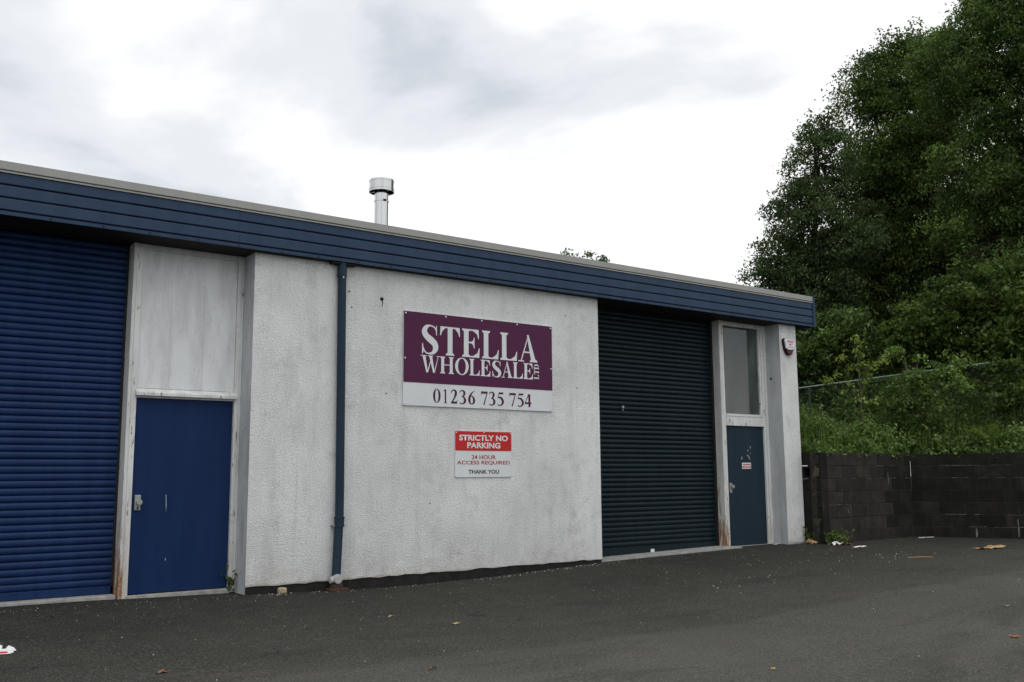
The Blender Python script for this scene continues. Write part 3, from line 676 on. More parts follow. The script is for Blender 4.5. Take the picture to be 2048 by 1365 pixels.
for x, z in [(6.995, 1.815), (7.437, 1.818), (7.878, 1.815), (6.995, 1.245), (7.437, 1.243), (7.878, 1.245)]:
    NP.part(MB().tube([(x, -0.0145, z), (x, -0.021, z)], 0.008, 8), 'screw_cap', 'alarm_white')

# alarm box ------------------------------------------------------------------
AL = Thing('alarm_box', (14.02, -0.03, 3.33), 'white and dark red burglar alarm box high on the corner pier', 'alarm')
ox = 13.985
out = [(-.145, 3.60), (-.150, 3.56), (-.120, 3.42), (-.065, 3.33), (-.03, 3.315), (.03, 3.315), (.065, 3.33), (.120, 3.42), (.150, 3.56), (.145, 3.60), (.13, 3.61), (-.13, 3.61)]
AL.part(MB().prism([(ox + a, z) for a, z in out], -0.045, -0.001), 'case', 'alarm_black', bevel=0.004)
lo = [(-.106, 3.425), (-.058, 3.34), (-.028, 3.325), (.028, 3.325), (.058, 3.34), (.106, 3.425), (.08, 3.420), (.06, 3.402), (-.06, 3.402), (-.08, 3.420)]
AL.part(MB().prism([(ox + a, z) for a, z in lo], -0.066, -0.046), 'lens', 'alarm_red', bevel=0.004)
up = [(-.134, 3.592), (-.138, 3.56), (-.108, 3.430), (-.082, 3.426), (-.062, 3.409), (.062, 3.409), (.082, 3.426), (.108, 3.430), (.138, 3.56), (.134, 3.592), (.125, 3.60), (-.125, 3.60)]
AL.part(MB().prism([(ox + a, z) for a, z in up], -0.072, -0.046), 'cover', 'alarm_white', bevel=0.006)
text_part(AL, 'ARREST', ox + 0.01, 3.536, 3.576, 0.200, -0.0735, 'sign_red', bold=0.03)
text_part(AL, '24/7', ox + 0.01, 3.483, 3.521, 0.115, -0.0735, 'sign_red', bold=0.03)
AL.part(MB().box(ox - .07, ox + .01, -0.0738, -0.0728, 3.449, 3.456).box(ox + .02, ox + .08, -0.0738, -0.0728, 3.449, 3.456), 'small_print', 'text_black')

# downpipe --------------------------------------------------------------------
DP = Thing('downpipe', (5.29, -0.06, -0.1), 'dark teal downpipe on the white wall left of the purple sign', 'pipe')
DP.part(MB().tube([(5.278, -0.062, 3.88), (5.290, -0.062, 2.4), (5.302, -0.062, 0.70)], 0.052, 18), 'pipe', 'pipe_teal', smooth=True)
DP.part(MB().tube([(5.298, -0.062, 0.735), (5.285, -0.062, 0.4), (5.272, -0.062, 0.05)], 0.053, 18), 'lower_pipe', 'pipe_teal', smooth=True)
DP.part(MB().tube([(5.278, -0.062, 3.69), (5.278, -0.062, 3.80)], 0.060, 18), 'socket', 'pipe_teal', smooth=True)
DP.part(MB().box(5.13, 5.46, -0.10, -0.002, 3.838, 3.866), 'outlet_bracket', 'soffit_dark')
for z in (0.655, 0.75):
    DP.part(MB().tube([(5.300, -0.062, z), (5.300, -0.062, z + 0.022)], 0.064, 18), 'clip_ring', 'pipe_teal')
DP.part(MB().tube([(5.300, -0.062, 0.677), (5.300, -0.062, 0.75)], 0.059, 18), 'collar', 'pipe_teal')
DP.part(MB().box(5.215, 5.245, -0.075, -0.0, 0.66, 0.68), 'clip_lug', 'zinc')
DP.part(MB().box(5.265, 5.280, -0.118, -0.110, 3.665, 3.685), 'paint_fleck', 'sign_white')
DP.part(MB().tube([(5.268, -0.04, 0.055), (5.268, -0.13, 0.055)], 0.056, 18), 'access_cap', 'grey_plastic', bevel=0.004)
DP.part(MB().tube([(5.268, -0.130, 0.055), (5.268, -0.136, 0.055)], 0.046, 18), 'cap_disc', 'grey_plastic')
DP.part(MB().tube([(5.18, -0.09, 0.04), (5.25, -0.09, 0.045)], 0.035, 10), 'side_boss', 'grey_plastic')
DP.part(MB().tube([(5.272, -0.07, -0.10), (5.272, -0.07, -0.005)], [0.085, 0.075], 14), 'clay_socket', 'clay')
DP.part(MB().box(5.16, 5.40, -0.17, -0.005, -0.20, -0.055), 'gully_surround', 'clay', bevel=0.01)

# flue -----------------------------------------------------------------------
FL = Thing('flue', (6.67, 1.5, 4.46), 'shiny chrome flue with drum cowl on the roof', 'flue')
FL.part(MB().tube([(6.67, 1.5, 4.40), (6.67, 1.5, 5.42)], 0.102, 28), 'pipe', 'chrome', smooth=True)
FL.part(MB().tube([(6.67, 1.5, 5.24), (6.67, 1.5, 5.252)], 0.110, 28), 'locking_band', 'chrome')
FL.part(MB().box(6.64, 6.69, 1.385, 1.40, 5.235, 5.262), 'band_clasp', 'alarm_black')
def ringtube(T, name, z0, z1, ro, ri, m):
    mb = MB(); n = 36
    for k in range(n):
        t, u = 2 * math.pi * k / n, 2 * math.pi * (k + 1) / n
        p = lambda r_, a, z: (6.67 + r_ * math.cos(a), 1.5 + r_ * math.sin(a), z)
        mb.poly([p(ro, t, z0), p(ro, u, z0), p(ro, u, z1), p(ro, t, z1)]); mb.poly([p(ri, u, z0), p(ri, t, z0), p(ri, t, z1), p(ri, u, z1)])
        mb.poly([p(ri, t, z0), p(ri, u, z0), p(ro, u, z0), p(ro, t, z0)]); mb.poly([p(ro, t, z1), p(ro, u, z1), p(ri, u, z1), p(ri, t, z1)])
    return T.part(mb, name, m)
ringtube(FL, 'cowl_drum', 5.385, 5.565, 0.182, 0.178, 'chrome')
for z in (5.385, 5.42, 5.535): ringtube(FL, 'cowl_band', z, z + 0.010, 0.187, 0.1825, 'chrome')
FL.part(MB().tube([(6.67, 1.5, 5.555), (6.67, 1.5, 5.562)], 0.177, 36), 'cowl_lid', 'chrome')
for k in range(4):
    a = k * math.pi / 2 + 0.5
    FL.part(MB().tube([(6.67 + 0.1 * math.cos(a), 1.5 + 0.1 * math.sin(a), 5.41), (6.67 + 0.178 * math.cos(a), 1.5 + 0.178 * math.sin(a), 5.41)], 0.008, 6), 'bracket', 'chrome')

# ------------------------------------------------------------------ block wall
BW = Thing('block_wall', (16.0, -0.3, 0.05), 'blackened concrete block retaining wall beyond the building corner', 'wall')
C0, C1, C2 = Vector((14.275, -0.36)), Vector((17.20, -0.27)), Vector((20.3, -5.80))
Z0, CH = 0.03, 0.2265
def wallrun(a, b, start, lens, mats_of):
    d = (b - a); L = d.length; d.normalize(); n = Vector((d.y, -d.x)); rz = math.atan2(d.y, d.x)
    # backing of mortar, slightly behind the faces
    mb = MB(); p = [a + n * -0.006, b + n * -0.006, b + n * -0.21, a + n * -0.21]
    z1 = Z0 + 7 * CH - 0.012
    mb.v = [(q.x, q.y, -0.2) for q in p] + [(q.x, q.y, z1) for q in p]
    mb.f = [(0, 1, 5, 4), (1, 2, 6, 5), (2, 3, 7, 6), (3, 0, 4, 7), (4, 5, 6, 7)]; mb.mi = [0] * 5
    BW.part(mb, 'mortar', 'mortar')
    cache = {}
    for c in range(7):
        x = start[c % 2]; k = 0
        while x < L - 0.02:
            w = lens
            x0, x1 = max(x, 0.0), min(x + w - 0.010, L)
            if x1 - x0 > 0.03:
                ln = round(x1 - x0, 3); mk = mats_of(c, k)
                key = (ln, mk, (c + k) % 3)
                if key not in cache:
                    r = random.Random(hash(key) & 0xffff); mbb = MB(); mbb.box(0, ln, 0, 0.20, 0, CH - 0.010)
                    mbb.v = [(v[0] + r.uniform(-.002, .002), v[1] + r.uniform(-.002, .002), v[2] + r.uniform(-.002, .002)) for v in mbb.v]
                    cache[key] = mbb.mesh('block', mk, bevel=0.005)
                o = link('block', cache[key], BW.o); q = a + d * x0 + n * random.uniform(-0.003, 0.003)
                o.location = Vector((q.x, q.y, Z0 + c * CH + random.uniform(-.001, .001))) - BW.loc; o.rotation_euler = (random.uniform(-.004, .004), 0, rz)
            x += w; k += 1
    return d, n
wallrun(C0, C1, (-0.01, -0.255), 0.45, lambda c, k: 'block_tan' if k == 0 and c in (1, 3, 5) else ('block_grey' if k < 5 else 'block_sooty'))
wallrun(C1, C2, (0.0, -0.225), 0.45, lambda c, k: 'block_sooty')
# return of the wall to the building corner: blocks laid with their hollow side out in the upper courses
for c in range(7):
    z0 = Z0 + c * CH
    if c in (5, 6):
        o = MB(); xx = 14.272
        # frame of a hollow block seen from the side: two open cells
        y0, y1 = -0.362, 0.03; zc0, zc1 = z0 + 0.035, z0 + CH - 0.045
        cells = [(-0.325, -0.19), (-0.150, -0.015)] if c == 5 else [(-0.325, -0.19)]
        o.box(xx, xx + 0.19, y0, y1, z0, zc0); o.box(xx, xx + 0.19, y0, y1, zc1, z0 + CH - 0.01)
        ed = [y0] + [q for cc in cells for q in cc] + [y1]
        for a, b_ in zip(ed[0::2], ed[1::2]): o.box(xx + 0.001, xx + 0.189, a, b_, zc0, zc1)
        o.box(xx + 0.15, xx + 0.188, y0 + .003, y1 - .003, zc0, zc1)
        BW.part(o, 'hollow_block', 'block_sooty')
    else:
        o = MB().box(14.272, 14.46, -0.362, 0.03, z0, z0 + CH - 0.010); BW.part(o, 'block', 'block_sooty', bevel=0.005)
BW.part(MB().box(14.43, 14.455, -0.345, 0.02, 0.5, Z0 + 7 * CH - 0.02), 'mortar', 'mortar')
BW.part(MB().box(14.279, 14.425, -0.355, 0.02, -0.2, Z0 + 7 * CH - 0.014 - 2 * CH), 'mortar', 'mortar')
# white lime run along some joints
r = random.Random(11)
def limeline(a, b, t0, t1, z, h=0.006):
    d = (b - a).normalized(); n = Vector((d.y, -d.x)); mb = MB(); t = t0
    while t < t1:
        w = r.uniform(0.04, 0.16); q0 = a + d * t + n * 0.0065; q1 = a + d * min(t + w, t1) + n * 0.0065
        if r.random() < 0.8:
            zj = z + r.uniform(-.003, .003); hh = h * r.uniform(0.5, 1.3)
            mb.poly([(q0.x, q0.y, zj), (q1.x, q1.y, zj + r.uniform(-.002, .002)), (q1.x, q1.y, zj + hh * r.uniform(.5, 1)), (q0.x, q0.y, zj + hh)])
        t += w + r.uniform(0, 0.03)
    if mb.f: BW.part(mb, 'lime_bloom', 'efflorescence')
for (t0, t1, c) in ((0.20, 0.75, 3), (0.9, 2.9, 5), (1.5, 2.3, 6)): limeline(C0, C1, t0, t1, Z0 + c * CH - 0.008)
for (t0, t1, c) in ((0.5, 1.7, 6), (0.6, 2.2, 5), (0.55, 1.2, 2), (0.95, 1.9, 1), (1.6, 2.2, 2)): limeline(C1, C2, t0, t1, Z0 + c * CH - 0.008)
def limedrip(a, b, t, z0, z1, w=0.03):
    d = (b - a).normalized(); n = Vector((d.y, -d.x)); q = a + d * t + n * 0.0065; e_ = d * w
    BW.part(MB().poly([(q.x, q.y, z0), (q.x + e_.x * .7, q.y + e_.y * .7, z0), (q.x + e_.x, q.y + e_.y, (z0 + z1) / 2), (q.x + e_.x * .6, q.y + e_.y * .6, z1), (q.x + e_.x * .1, q.y + e_.y * .1, z1)]), 'lime_bloom', 'efflorescence')
limedrip(C1, C2, 1.05, 0.06, 0.22, 0.035); limedrip(C1, C2, 1.75, 0.08, 0.40, 0.02); limedrip(C0, C1, 2.1, 1.05, 1.27, 0.02); limedrip(C0, C1, 0.75, 0.55, 0.62, 0.02)

# ------------------------------------------------------------------ bank behind the wall
def bank_s(x, y): return max(y + 0.30 if x < 17.6 else -9, ((x - 17.2) * 1.6 + (y + 0.27) * 0.9) / 1.836 if True else 0)
def bank_z(x, y):
    s_ = max(0.0, bank_s(x, y))
    return 1.42 + 0.26 * min(s_, 7) + 0.10 * max(0, s_ - 7) + 0.10 * math.sin(x * 1.7) * math.sin(y * 1.3)
mb = MB(); gx = [14.50 + 0.3 * i for i in range(40)] + [27, 29, 32, 36, 42, 50, 70]; gy = [-30, -24, -18, -14, -11] + [-9 + 0.3 * i for i in range(60)] + [10, 13, 17, 22, 30, 45, 70]
for y in gy:
    for x in gx: mb.v.append((x, y, bank_z(x, y)))
n = len(gx)
for j in range(len(gy) - 1):
    for i in range(n - 1):
        q = (j * n + i, j * n + i + 1, (j + 1) * n + i + 1, (j + 1) * n + i)
        if all(bank_s(mb.v[k][0], mb.v[k][1]) > 0.05 for k in q): mb.f.append(q); mb.mi.append(0)
bk = mb.build('bank', 'soil', smooth=True); bk['kind'] = 'structure'

# ------------------------------------------------------------------ foliage
def leaves(name, cent, size, matn, parent=None, up=0.75, aspect=0.55, tone=None, seed=0, loc=(0, 0, 0)):
    """every leaf one folded four-cornered face; cent (n,3); size scalar or (n,)"""
    g = np.random.default_rng(seed); n = len(cent); cent = np.asarray(cent) - np.array(loc)
    d = g.normal(size=(n, 3)); d[:, 2] -= 0.25; d /= np.linalg.norm(d, axis=1)[:, None]
    nn = g.normal(size=(n, 3)); nn[:, 2] += up * 2.5; nn -= (nn * d).sum(1)[:, None] * d; nn /= np.linalg.norm(nn, axis=1)[:, None] + 1e-9
    s = np.cross(d, nn); L = (np.asarray(size) * g.uniform(0.65, 1.3, n))[:, None]; W = L * aspect
    v = np.empty((n, 4, 3))
    v[:, 0] = cent - d * L * 0.5; v[:, 2] = cent + d * L * 0.5
    v[:, 1] = cent + s * W * 0.5 + nn * L * 0.08 - d * L * 0.06; v[:, 3] = cent - s * W * 0.5 + nn * L * 0.08 - d * L * 0.06
    me = bpy.data.meshes.new(name)
    me.vertices.add(n * 4); me.vertices.foreach_set('co', v.astype(np.float32).ravel())
    me.loops.add(n * 4); me.loops.foreach_set('vertex_index', np.arange(n * 4, dtype=np.int32))
    me.polygons.add(n); me.polygons.foreach_set('loop_start', np.arange(0, n * 4, 4, dtype=np.int32))
    me.polygons.foreach_set('loop_total', np.full(n, 4, dtype=np.int32))
    at = me.attributes.new('tone', 'FLOAT', 'FACE')
    tn = g.uniform(0, 1, n) if tone is None else np.clip(tone + g.normal(0, 0.16, n), 0, 1)
    at.data.foreach_set('value', tn.astype(np.float32))
    me.materials.append(MT[matn]); me.update(calc_edges=True)
    return link(name, me, parent)

def tree(name, label, lobes, base, matn, leaf=0.11, dens=1.0, clump=0.30, per=46, seed=1, trunk_r=0.16, cat='tree', group=None, shell=0.55, aspect=0.55, bark='bark', twig=0.35):
    """lobes (x, y, z, r): sprays of leaves gathered in clumps on branches that run from the trunk into every lobe"""
    g = np.random.default_rng(seed); T = Thing(name, base, label, cat, group)
    base = np.array(base, float); br = MB(); cs, tn = [], []
    top = max(lobes, key=lambda l: l[2]); cx = np.mean([l[0] for l in lobes]); cy = np.mean([l[1] for l in lobes])
    pts, N_ = [], 7; hz = top[2] - top[3] * 0.3
    for i in range(N_ + 1):
        t = i / N_
        q = base * (1 - t) + np.array([cx * .45 + top[0] * .55, cy * .45 + top[1] * .55, hz]) * t
        q[:2] += g.normal(0, 0.03 * (hz - base[2]) / 6, 2) * (0 < t < 1); pts.append(q)
    br.tube(pts, [trunk_r * (1 - 0.85 * i / N_) + 0.008 for i in range(N_ + 1)], 9)
    for (x, y, z, rr) in lobes:
        c = np.array([x, y, z])
        zt = min(max(base[2] + 0.25 * (z - base[2]), z - 1.4 * rr - 0.35 * np.hypot(x - cx, y - cy)), hz) if z > base[2] else base[2]
        k = np.clip((zt - base[2]) / max(0.1, hz - base[2]), 0, 1) * N_; i0 = int(min(k, N_ - 1)); st = pts[i0] + (pts[i0 + 1] - pts[i0]) * (k - i0)
        mid = (st + c) / 2 + np.array([0, 0, 0.12 * rr]) + g.normal(0, 0.08 * rr, 3)
        lr = trunk_r * (1 - 0.8 * k / N_) * 0.45 + 0.006
        br.tube([st, mid, c], [lr, lr * 0.7, lr * 0.35], 6)
        ncl = max(3, int(dens * 15 * (rr / 0.6) ** 2))
        nb = 13 if rr > 0.5 else (5 if rr > 0.25 else 2)
        bd = g.normal(size=(nb, 3)); bd /= np.linalg.norm(bd, axis=1)[:, None]
        bc = c + bd * rr * g.uniform(0.45, 0.98, (nb, 1)); bs = rr * g.uniform(0.26, 0.60, nb); bt = np.clip(g.normal(0.48, 0.32, nb), 0.02, 0.98)
        pw = bs ** 2 / (bs ** 2).sum()
        for _ in range(ncl):
            d = g.normal(size=3); d /= np.linalg.norm(d); ib = int(g.choice(nb, p=pw))
            q = c + d * rr * g.uniform(0.7, 1.08) if g.random() < 0.3 else bc[ib] + d * bs[ib] * (0.5 + 0.55 * g.random()) * np.array([1.1, 1.1, 0.75])
            if g.random() < twig: br.tube([c + (q - c) * 0.1, (c + q) / 2 + g.normal(0, .05 * rr, 3), q], [lr * 0.35 + .004, lr * .22 + .003, 0.003], 4, cap=False)
            m_ = int(per * g.uniform(0.5, 1.5)); cl = clump * g.uniform(0.6, 1.35)
            off = np.clip(g.normal(size=(m_, 3)), -1.7, 1.7) * cl * np.array([0.62, 0.62, 0.34])
            off[:, 2] -= 0.25 * (off[:, 0] ** 2 + off[:, 1] ** 2) / cl
            cs.append(q + off); tn.append(np.full(m_, np.clip(bt[ib] + g.normal(0, 0.12), 0, 1)))
    cs = np.concatenate(cs); tn = np.concatenate(tn)
    T.part(br, 'trunk', bark, smooth=True)
    o = leaves('crown', cs, leaf, matn, T.o, tone=tn, seed=seed, loc=base, aspect=aspect)
    return T

LA = [(22.1, 4.82, 9.67, 1.03), (21.76, 5.3, 8.31, 0.96), (22.34, 4.48, 7.65, 1.08), (21.49, 5.66, 7.07, 0.82), (22.01, 4.96, 6.18, 1.08), (21.16, 6.09, 6.76, 0.62), (21.68, 5.41, 5.39, 0.95), (22.21, 4.68, 10.65, 0.62)]
LB = [(25.02, 4.94, 12.26, 1.27), (25.65, 3.89, 13.14, 1.18), (25.37, 4.36, 10.78, 1.61), (24.88, 5.16, 9.99, 0.89), (25.93, 3.39, 11.51, 1.3), (25.02, 4.94, 8.44, 1.53), (25.66, 3.87, 9.05, 1.44), (25.11, 4.81, 6.5, 1.59), (24.5, 5.75, 5.99, 1.17), (25.72, 3.77, 6.69, 1.42), (25.39, 4.34, 13.71, 0.59)]
LC = [(22.89, 0.55, 11.48, 1.18), (23.26, -0.23, 12.06, 1.34), (23.06, 0.2, 9.86, 1.09), (22.63, 1.07, 8.5, 0.98), (23.27, -0.24, 7.78, 1.19), (22.83, 0.68, 6.81, 1.21), (23.29, -0.3, 5.72, 1.29), (23.58, -0.98, 10.23, 1.66), (23.7, -1.26, 7.49, 1.62), (23.1, 0.12, 12.81, 0.86), (23.6, -1.0, 13.6, 1.3), (23.92, 1.85, 12.1, 0.99), (23.97, 1.75, 10.97, 0.99), (24.16, 1.38, 12.82, 0.59), (23.72, 2.21, 12.32, 0.6)]
LS = [(20.17, 0.37, 4.57, 0.77), (20.59, -0.44, 4.94, 0.92), (20.85, -0.98, 4.02, 0.9), (19.81, 1.0, 4.34, 0.61), (20.43, -0.11, 3.87, 0.65), (21.1, -1.52, 4.61, 0.94)]
LH = [(19.11, 3.0, 3.88, 0.64), (19.44, 2.52, 4.56, 0.64), (18.95, 3.21, 2.95, 0.58), (19.4, 2.58, 3.05, 0.58), (19.76, 2.04, 4.06, 0.57), (18.6, 3.9, 4.4, 0.7), (18.4, 4.1, 3.3, 0.7)]
tree('broadleaf_tree', 'slender paler green tree at the left edge of the trees', LA, (21.9, 5.1, bank_z(21.9, 5.1) - .1), 'leaf_pale', leaf=0.088, dens=4.3, clump=0.23, seed=3, trunk_r=0.14, group='trees on the bank')
tree('broadleaf_tree', 'tall dense dark green tree in the middle of the bank', LB, (25.3, 4.5, bank_z(25.3, 4.5) - .1), 'leaf_dark', leaf=0.095, dens=3.9, clump=0.30, seed=4, trunk_r=0.24, group='trees on the bank')
tree('broadleaf_tree', 'tallest dark tree, cut by the right edge of the picture', LC, (23.2, 0.2, bank_z(23.2, 0.2) - .1), 'leaf_dark', leaf=0.09, dens=3.5, clump=0.28, seed=5, trunk_r=0.2, group='trees on the bank')
tree('broadleaf_tree', 'low broad leaved tree in front of the tall dark trees', LS, (20.5, -0.3, bank_z(20.5, -0.3) - .1), 'leaf_mid', leaf=0.105, dens=4.0, clump=0.20, per=34, seed=6, trunk_r=0.09, group='trees on the bank', aspect=0.75)
LD = [(26.59, 8.86, 6.3, 1.32), (27.44, 7.65, 7.54, 1.8), (28.3, 6.3, 8.9, 1.78), (29.0, 5.07, 7.94, 1.9), (29.69, 3.73, 9.21, 1.72), (30.25, 2.52, 10.61, 1.84), (26.91, 8.42, 4.61, 1.47), (27.95, 6.86, 5.34, 1.61), (28.9, 5.24, 4.76, 1.57), (29.74, 3.62, 4.96, 1.68), (30.45, 2.04, 6.95, 1.95), (26.34, 9.2, 3.99, 1.15), (27.48, 7.59, 3.28, 1.29), (28.5, 5.96, 3.06, 1.26), (29.37, 4.36, 3.0, 1.38)]
tree('broadleaf_tree', 'deep shaded thicket of trees behind the tall dark trees', LD, (28.6, 5.8, bank_z(28.6, 5.8) - .1), 'leaf_dark', leaf=0.15, dens=1.8, clump=0.45, per=50, seed=7, trunk_r=0.25, group='trees on the bank', twig=0.2)
tree('evergreen_bush', 'dark evergreen bush behind the fence beside the building corner', LH, (19.2, 2.9, bank_z(19.2, 2.9) - .1), 'leaf_dark', leaf=0.115, dens=3.4, clump=0.24, seed=8, trunk_r=0.07, cat='bush')
tree('broadleaf_tree', 'distant green treetop showing just above the roof edge', [(26.1, 19.63, 9.85, 0.95), (25.54, 20.1, 10.0, 0.53), (26.65, 19.14, 9.75, 0.6), (26.2, 19.6, 8.6, 1.6), (26.0, 19.6, 7.0, 2.0)], (26.1, 19.6, 0.0), 'leaf_mid', leaf=0.12, dens=0.9, clump=0.30, seed=9, trunk_r=0.2)
LY = [(16.59, 0.3, 3.89, 0.11), (16.62, 0.27, 3.67, 0.13), (16.6, 0.29, 3.46, 0.13), (16.65, 0.22, 3.26, 0.17), (16.45, 0.52, 3.49, 0.11), (16.53, 0.4, 3.35, 0.11), (16.79, 0.01, 3.45, 0.13), (16.72, 0.11, 3.33, 0.13), (16.31, 0.73, 3.09, 0.17), (16.41, 0.57, 2.92, 0.17), (16.23, 0.83, 2.99, 0.09), (16.64, 0.23, 3.0, 0.19), (16.65, 0.21, 2.66, 0.27)]
tree('sapling', 'pale yellow green sapling rising in front of the fence rail', LY, (16.62, 0.3, bank_z(16.62, 0.3) - .05), 'leaf_yellow', leaf=0.07, dens=1.5, clump=0.085, per=13, seed=10, trunk_r=0.018, cat='sapling', bark='stem_green', aspect=0.7)
LE = [(17.98, -0.03, 3.28, 0.38), (18.18, -0.37, 2.93, 0.48), (18.32, -0.62, 3.22, 0.36), (17.82, 0.24, 2.76, 0.42), (18.05, -0.14, 2.34, 0.45), (17.65, 0.52, 2.72, 0.28), (17.82, 0.24, 3.62, 0.2)]
tree('shrub', 'leafy bright green shrub hiding the middle of the fence rail', LE, (18.05, -0.1, bank_z(18.05, -0.1) - .05), 'leaf_bramble', leaf=0.085, dens=3.0, clump=0.13, per=30, seed=12, trunk_r=0.03, cat='shrub', bark='stem_green', group='shrubs on the bank', aspect=0.65)
LR = [(19.08, -1.0, 2.88, 0.45), (19.31, -1.46, 2.61, 0.54), (19.41, -1.68, 3.04, 0.49), (19.2, -1.22, 3.26, 0.3)]
tree('shrub', 'leafy shrub above the wall at the right edge', LR, (19.25, -1.35, bank_z(19.25, -1.35) - .05), 'leaf_mid', leaf=0.085, dens=3.0, clump=0.13, per=30, seed=13, trunk_r=0.03, cat='shrub', bark='stem_green', group='shrubs on the bank', aspect=0.65)

# undergrowth: brambles and weeds over the whole bank, nobody could count them
g = np.random.default_rng(21); cs, tn = [], []
k = 0
while k < 5200:
    x, y = g.uniform(14.55, 24), g.uniform(-6, 6)
    s_ = bank_s(x, y)
    if s_ < 0.12 or s_ > 6.5 or x - 14.55 < 0.0: continue
    if s_ > 3 and g.random() < 0.55: continue
    k += 1
    hgt = (0.10 + 0.62 * (0.5 + 0.5 * math.sin(x * 2.6 + 1 + 1.3 * math.sin(y * 1.7)) * math.sin(y * 3.1 + 1.9 * x)) ** 1.6) * min(1.0, 0.30 + 0.8 * s_) * (1.7 if g.random() < 0.07 else 1)
    m_ = int(g.uniform(18, 40)); q = np.array([x, y, bank_z(x, y) + hgt * g.uniform(0.3, 1.1)])
    off = g.normal(size=(m_, 3)) * 0.105 * np.array([1, 1, 0.6]); cs.append(q + off); tn.append(np.full(m_, np.clip(g.normal(0.5, 0.22), 0, 1)))
ug = leaves('undergrowth', np.concatenate(cs), 0.078, 'leaf_bramble', tone=np.concatenate(tn), seed=22, up=0.6, aspect=0.62)
tag(ug, 'tangled brambles and weeds covering the bank above the block wall', 'undergrowth', kind='stuff')

g = np.random.default_rng(31); mb = MB()
for _ in range(900):
    x, y = g.uniform(14.6, 21), g.uniform(-4, 3); s_ = bank_s(x, y)
    if s_ < 0.1 or s_ > 2.6: continue
    z = bank_z(x, y)
    for _k in range(5):
        a = g.uniform(0, 6.28); l = g.uniform(0.25, 0.75); w = 0.008; p0 = np.array([x, y, z]) + np.append(g.normal(0, .05, 2), 0)
        d = np.array([math.cos(a), math.sin(a), 0]) * l * g.uniform(.15, .6); sd = np.array([-math.sin(a), math.cos(a), 0]) * w
        p1 = p0 + d * .35 + np.array([0, 0, l * .65]); p2 = p0 + d + np.array([0, 0, l * .92])
        mb.poly([p0 - sd, p0 + sd, p1 + sd * .7, p1 - sd * .7]); mb.poly([p1 - sd * .7, p1 + sd * .7, p2])
gt = mb.build('tall_grass', 'leaf_fern'); at = gt.data.attributes.new('tone', 'FLOAT', 'FACE'); at.data.foreach_set('value', np.repeat(g.uniform(0, 1, len(gt.data.polygons) // 2), 2).astype(np.float32))
tag(gt, 'thin tall grass growing among the brambles on the bank', 'grass', kind='stuff')

def fern(loc, label, n=16, L=0.62, seed=1, group='ferns on the bank'):
    r = random.Random(seed); T = Thing('fern', loc, label, 'fern', group); P = Vector(loc)
    for i in range(n):
        a = r.uniform(0, 6.283); l = L * r.uniform(0.7, 1.15); lean = r.uniform(0.25, 0.7); mbx = MB(); pts = []
        for j in range(9):
            t = j / 8; pts.append(P + Vector((math.cos(a) * lean * l * t ** 1.4, math.sin(a) * lean * l * t ** 1.4, l * (t - 0.32 * t ** 3))))
        mbx.tube(pts, [0.004 * (1 - 0.8 * j / 8) for j in range(9)], 4, cap=False)
        sd = Vector((-math.sin(a), math.cos(a), 0))
        for j in range(1, 9):
            w = 0.17 * l * math.sin(math.pi * min(1, 0.15 + 0.85 * (1 - j / 9))) * r.uniform(.8, 1.15); fw = (pts[j] - pts[j - 1])
            for sg in (-1, 1):
                b0 = pts[j]; mbx.poly([b0 - fw * .28, b0 + sd * sg * w + fw * .35 + Vector((0, 0, -.015)), b0 + fw * .28])
        o = T.part(mbx, 'frond', 'leaf_fern')
        at = o.data.attributes.new('tone', 'FLOAT', 'FACE'); at.data.foreach_set('value', [r.uniform(.2, 1)] * len(o.data.polygons))
fern((18.23, -1.34, bank_z(18.23, -1.34)), 'big fern above the right part of the block wall', 22, 0.75, 3)
fern((15.88, 0.12, bank_z(15.88, 0.12)), 'fern behind the left part of the block wall', 16, 0.62, 4)
fern((15.35, 0.55, bank_z(15.35, 0.55)), 'fern nearest the building corner', 13, 0.6, 5)
# dry bramble canes
T = Thing('dry_canes', (18.15, -0.62, bank_z(18.15, -0.62)), 'bundle of dry brown canes on top of the block wall', 'canes'); r = random.Random(5)
for i in range(22):
    a = r.uniform(0, 6.283); l = r.uniform(0.3, 0.6); p0 = T.loc + Vector((r.uniform(-.35, .3), r.uniform(-.25, .3), 0)); le = r.uniform(.3, .9)
    T.part(MB().tube([p0, p0 + Vector((math.cos(a) * le * l * .4, math.sin(a) * le * l * .4, l * .6)), p0 + Vector((math.cos(a) * le * l, math.sin(a) * le * l, l * .62))], [.005, .004, .002], 4), 'cane', 'dry_stem')

# fence ------------------------------------------------------------------------
FA, FD = Vector((16.42, 1.59, 2.98)), Vector((3.92, -2.66, 0.61))
FN = Thing('fence', (16.42, 1.59, bank_z(16.42, 1.59)), 'green chain link fence with pale top rail on the bank', 'fence')
fp = lambda t: FA + FD * t
FN.part(MB().tube([fp(-0.48), fp(0.3), fp(1.0), fp(1.9)], 0.015, 8), 'top_rail', 'fence_green', smooth=True)
for i in range(6):
    p = fp(-0.42 + i * 0.46); zb = bank_z(p.x, p.y) - 0.1
    FN.part(MB().tube([(p.x, p.y, zb), (p.x, p.y, p.z)], 0.024, 8), 'post', 'mesh_green')
mb = MB(); Lf = FD.length; H = 1.25; stp = 0.075
nn_ = int(Lf * 2.36 / stp)
for i in range(nn_):
    t0 = -0.47 + i * stp / Lf; t1 = t0 + H / Lf
    for a, b_ in ((t0, t1), (t1, t0)):
        p, q = fp(a), fp(b_); q = Vector((q.x, q.y, q.z - H)); mb.tube([p, q], 0.0022, 3, cap=False)
o = FN.part(mb, 'chain_link_mesh', 'mesh_green'); o['kind'] = 'stuff'

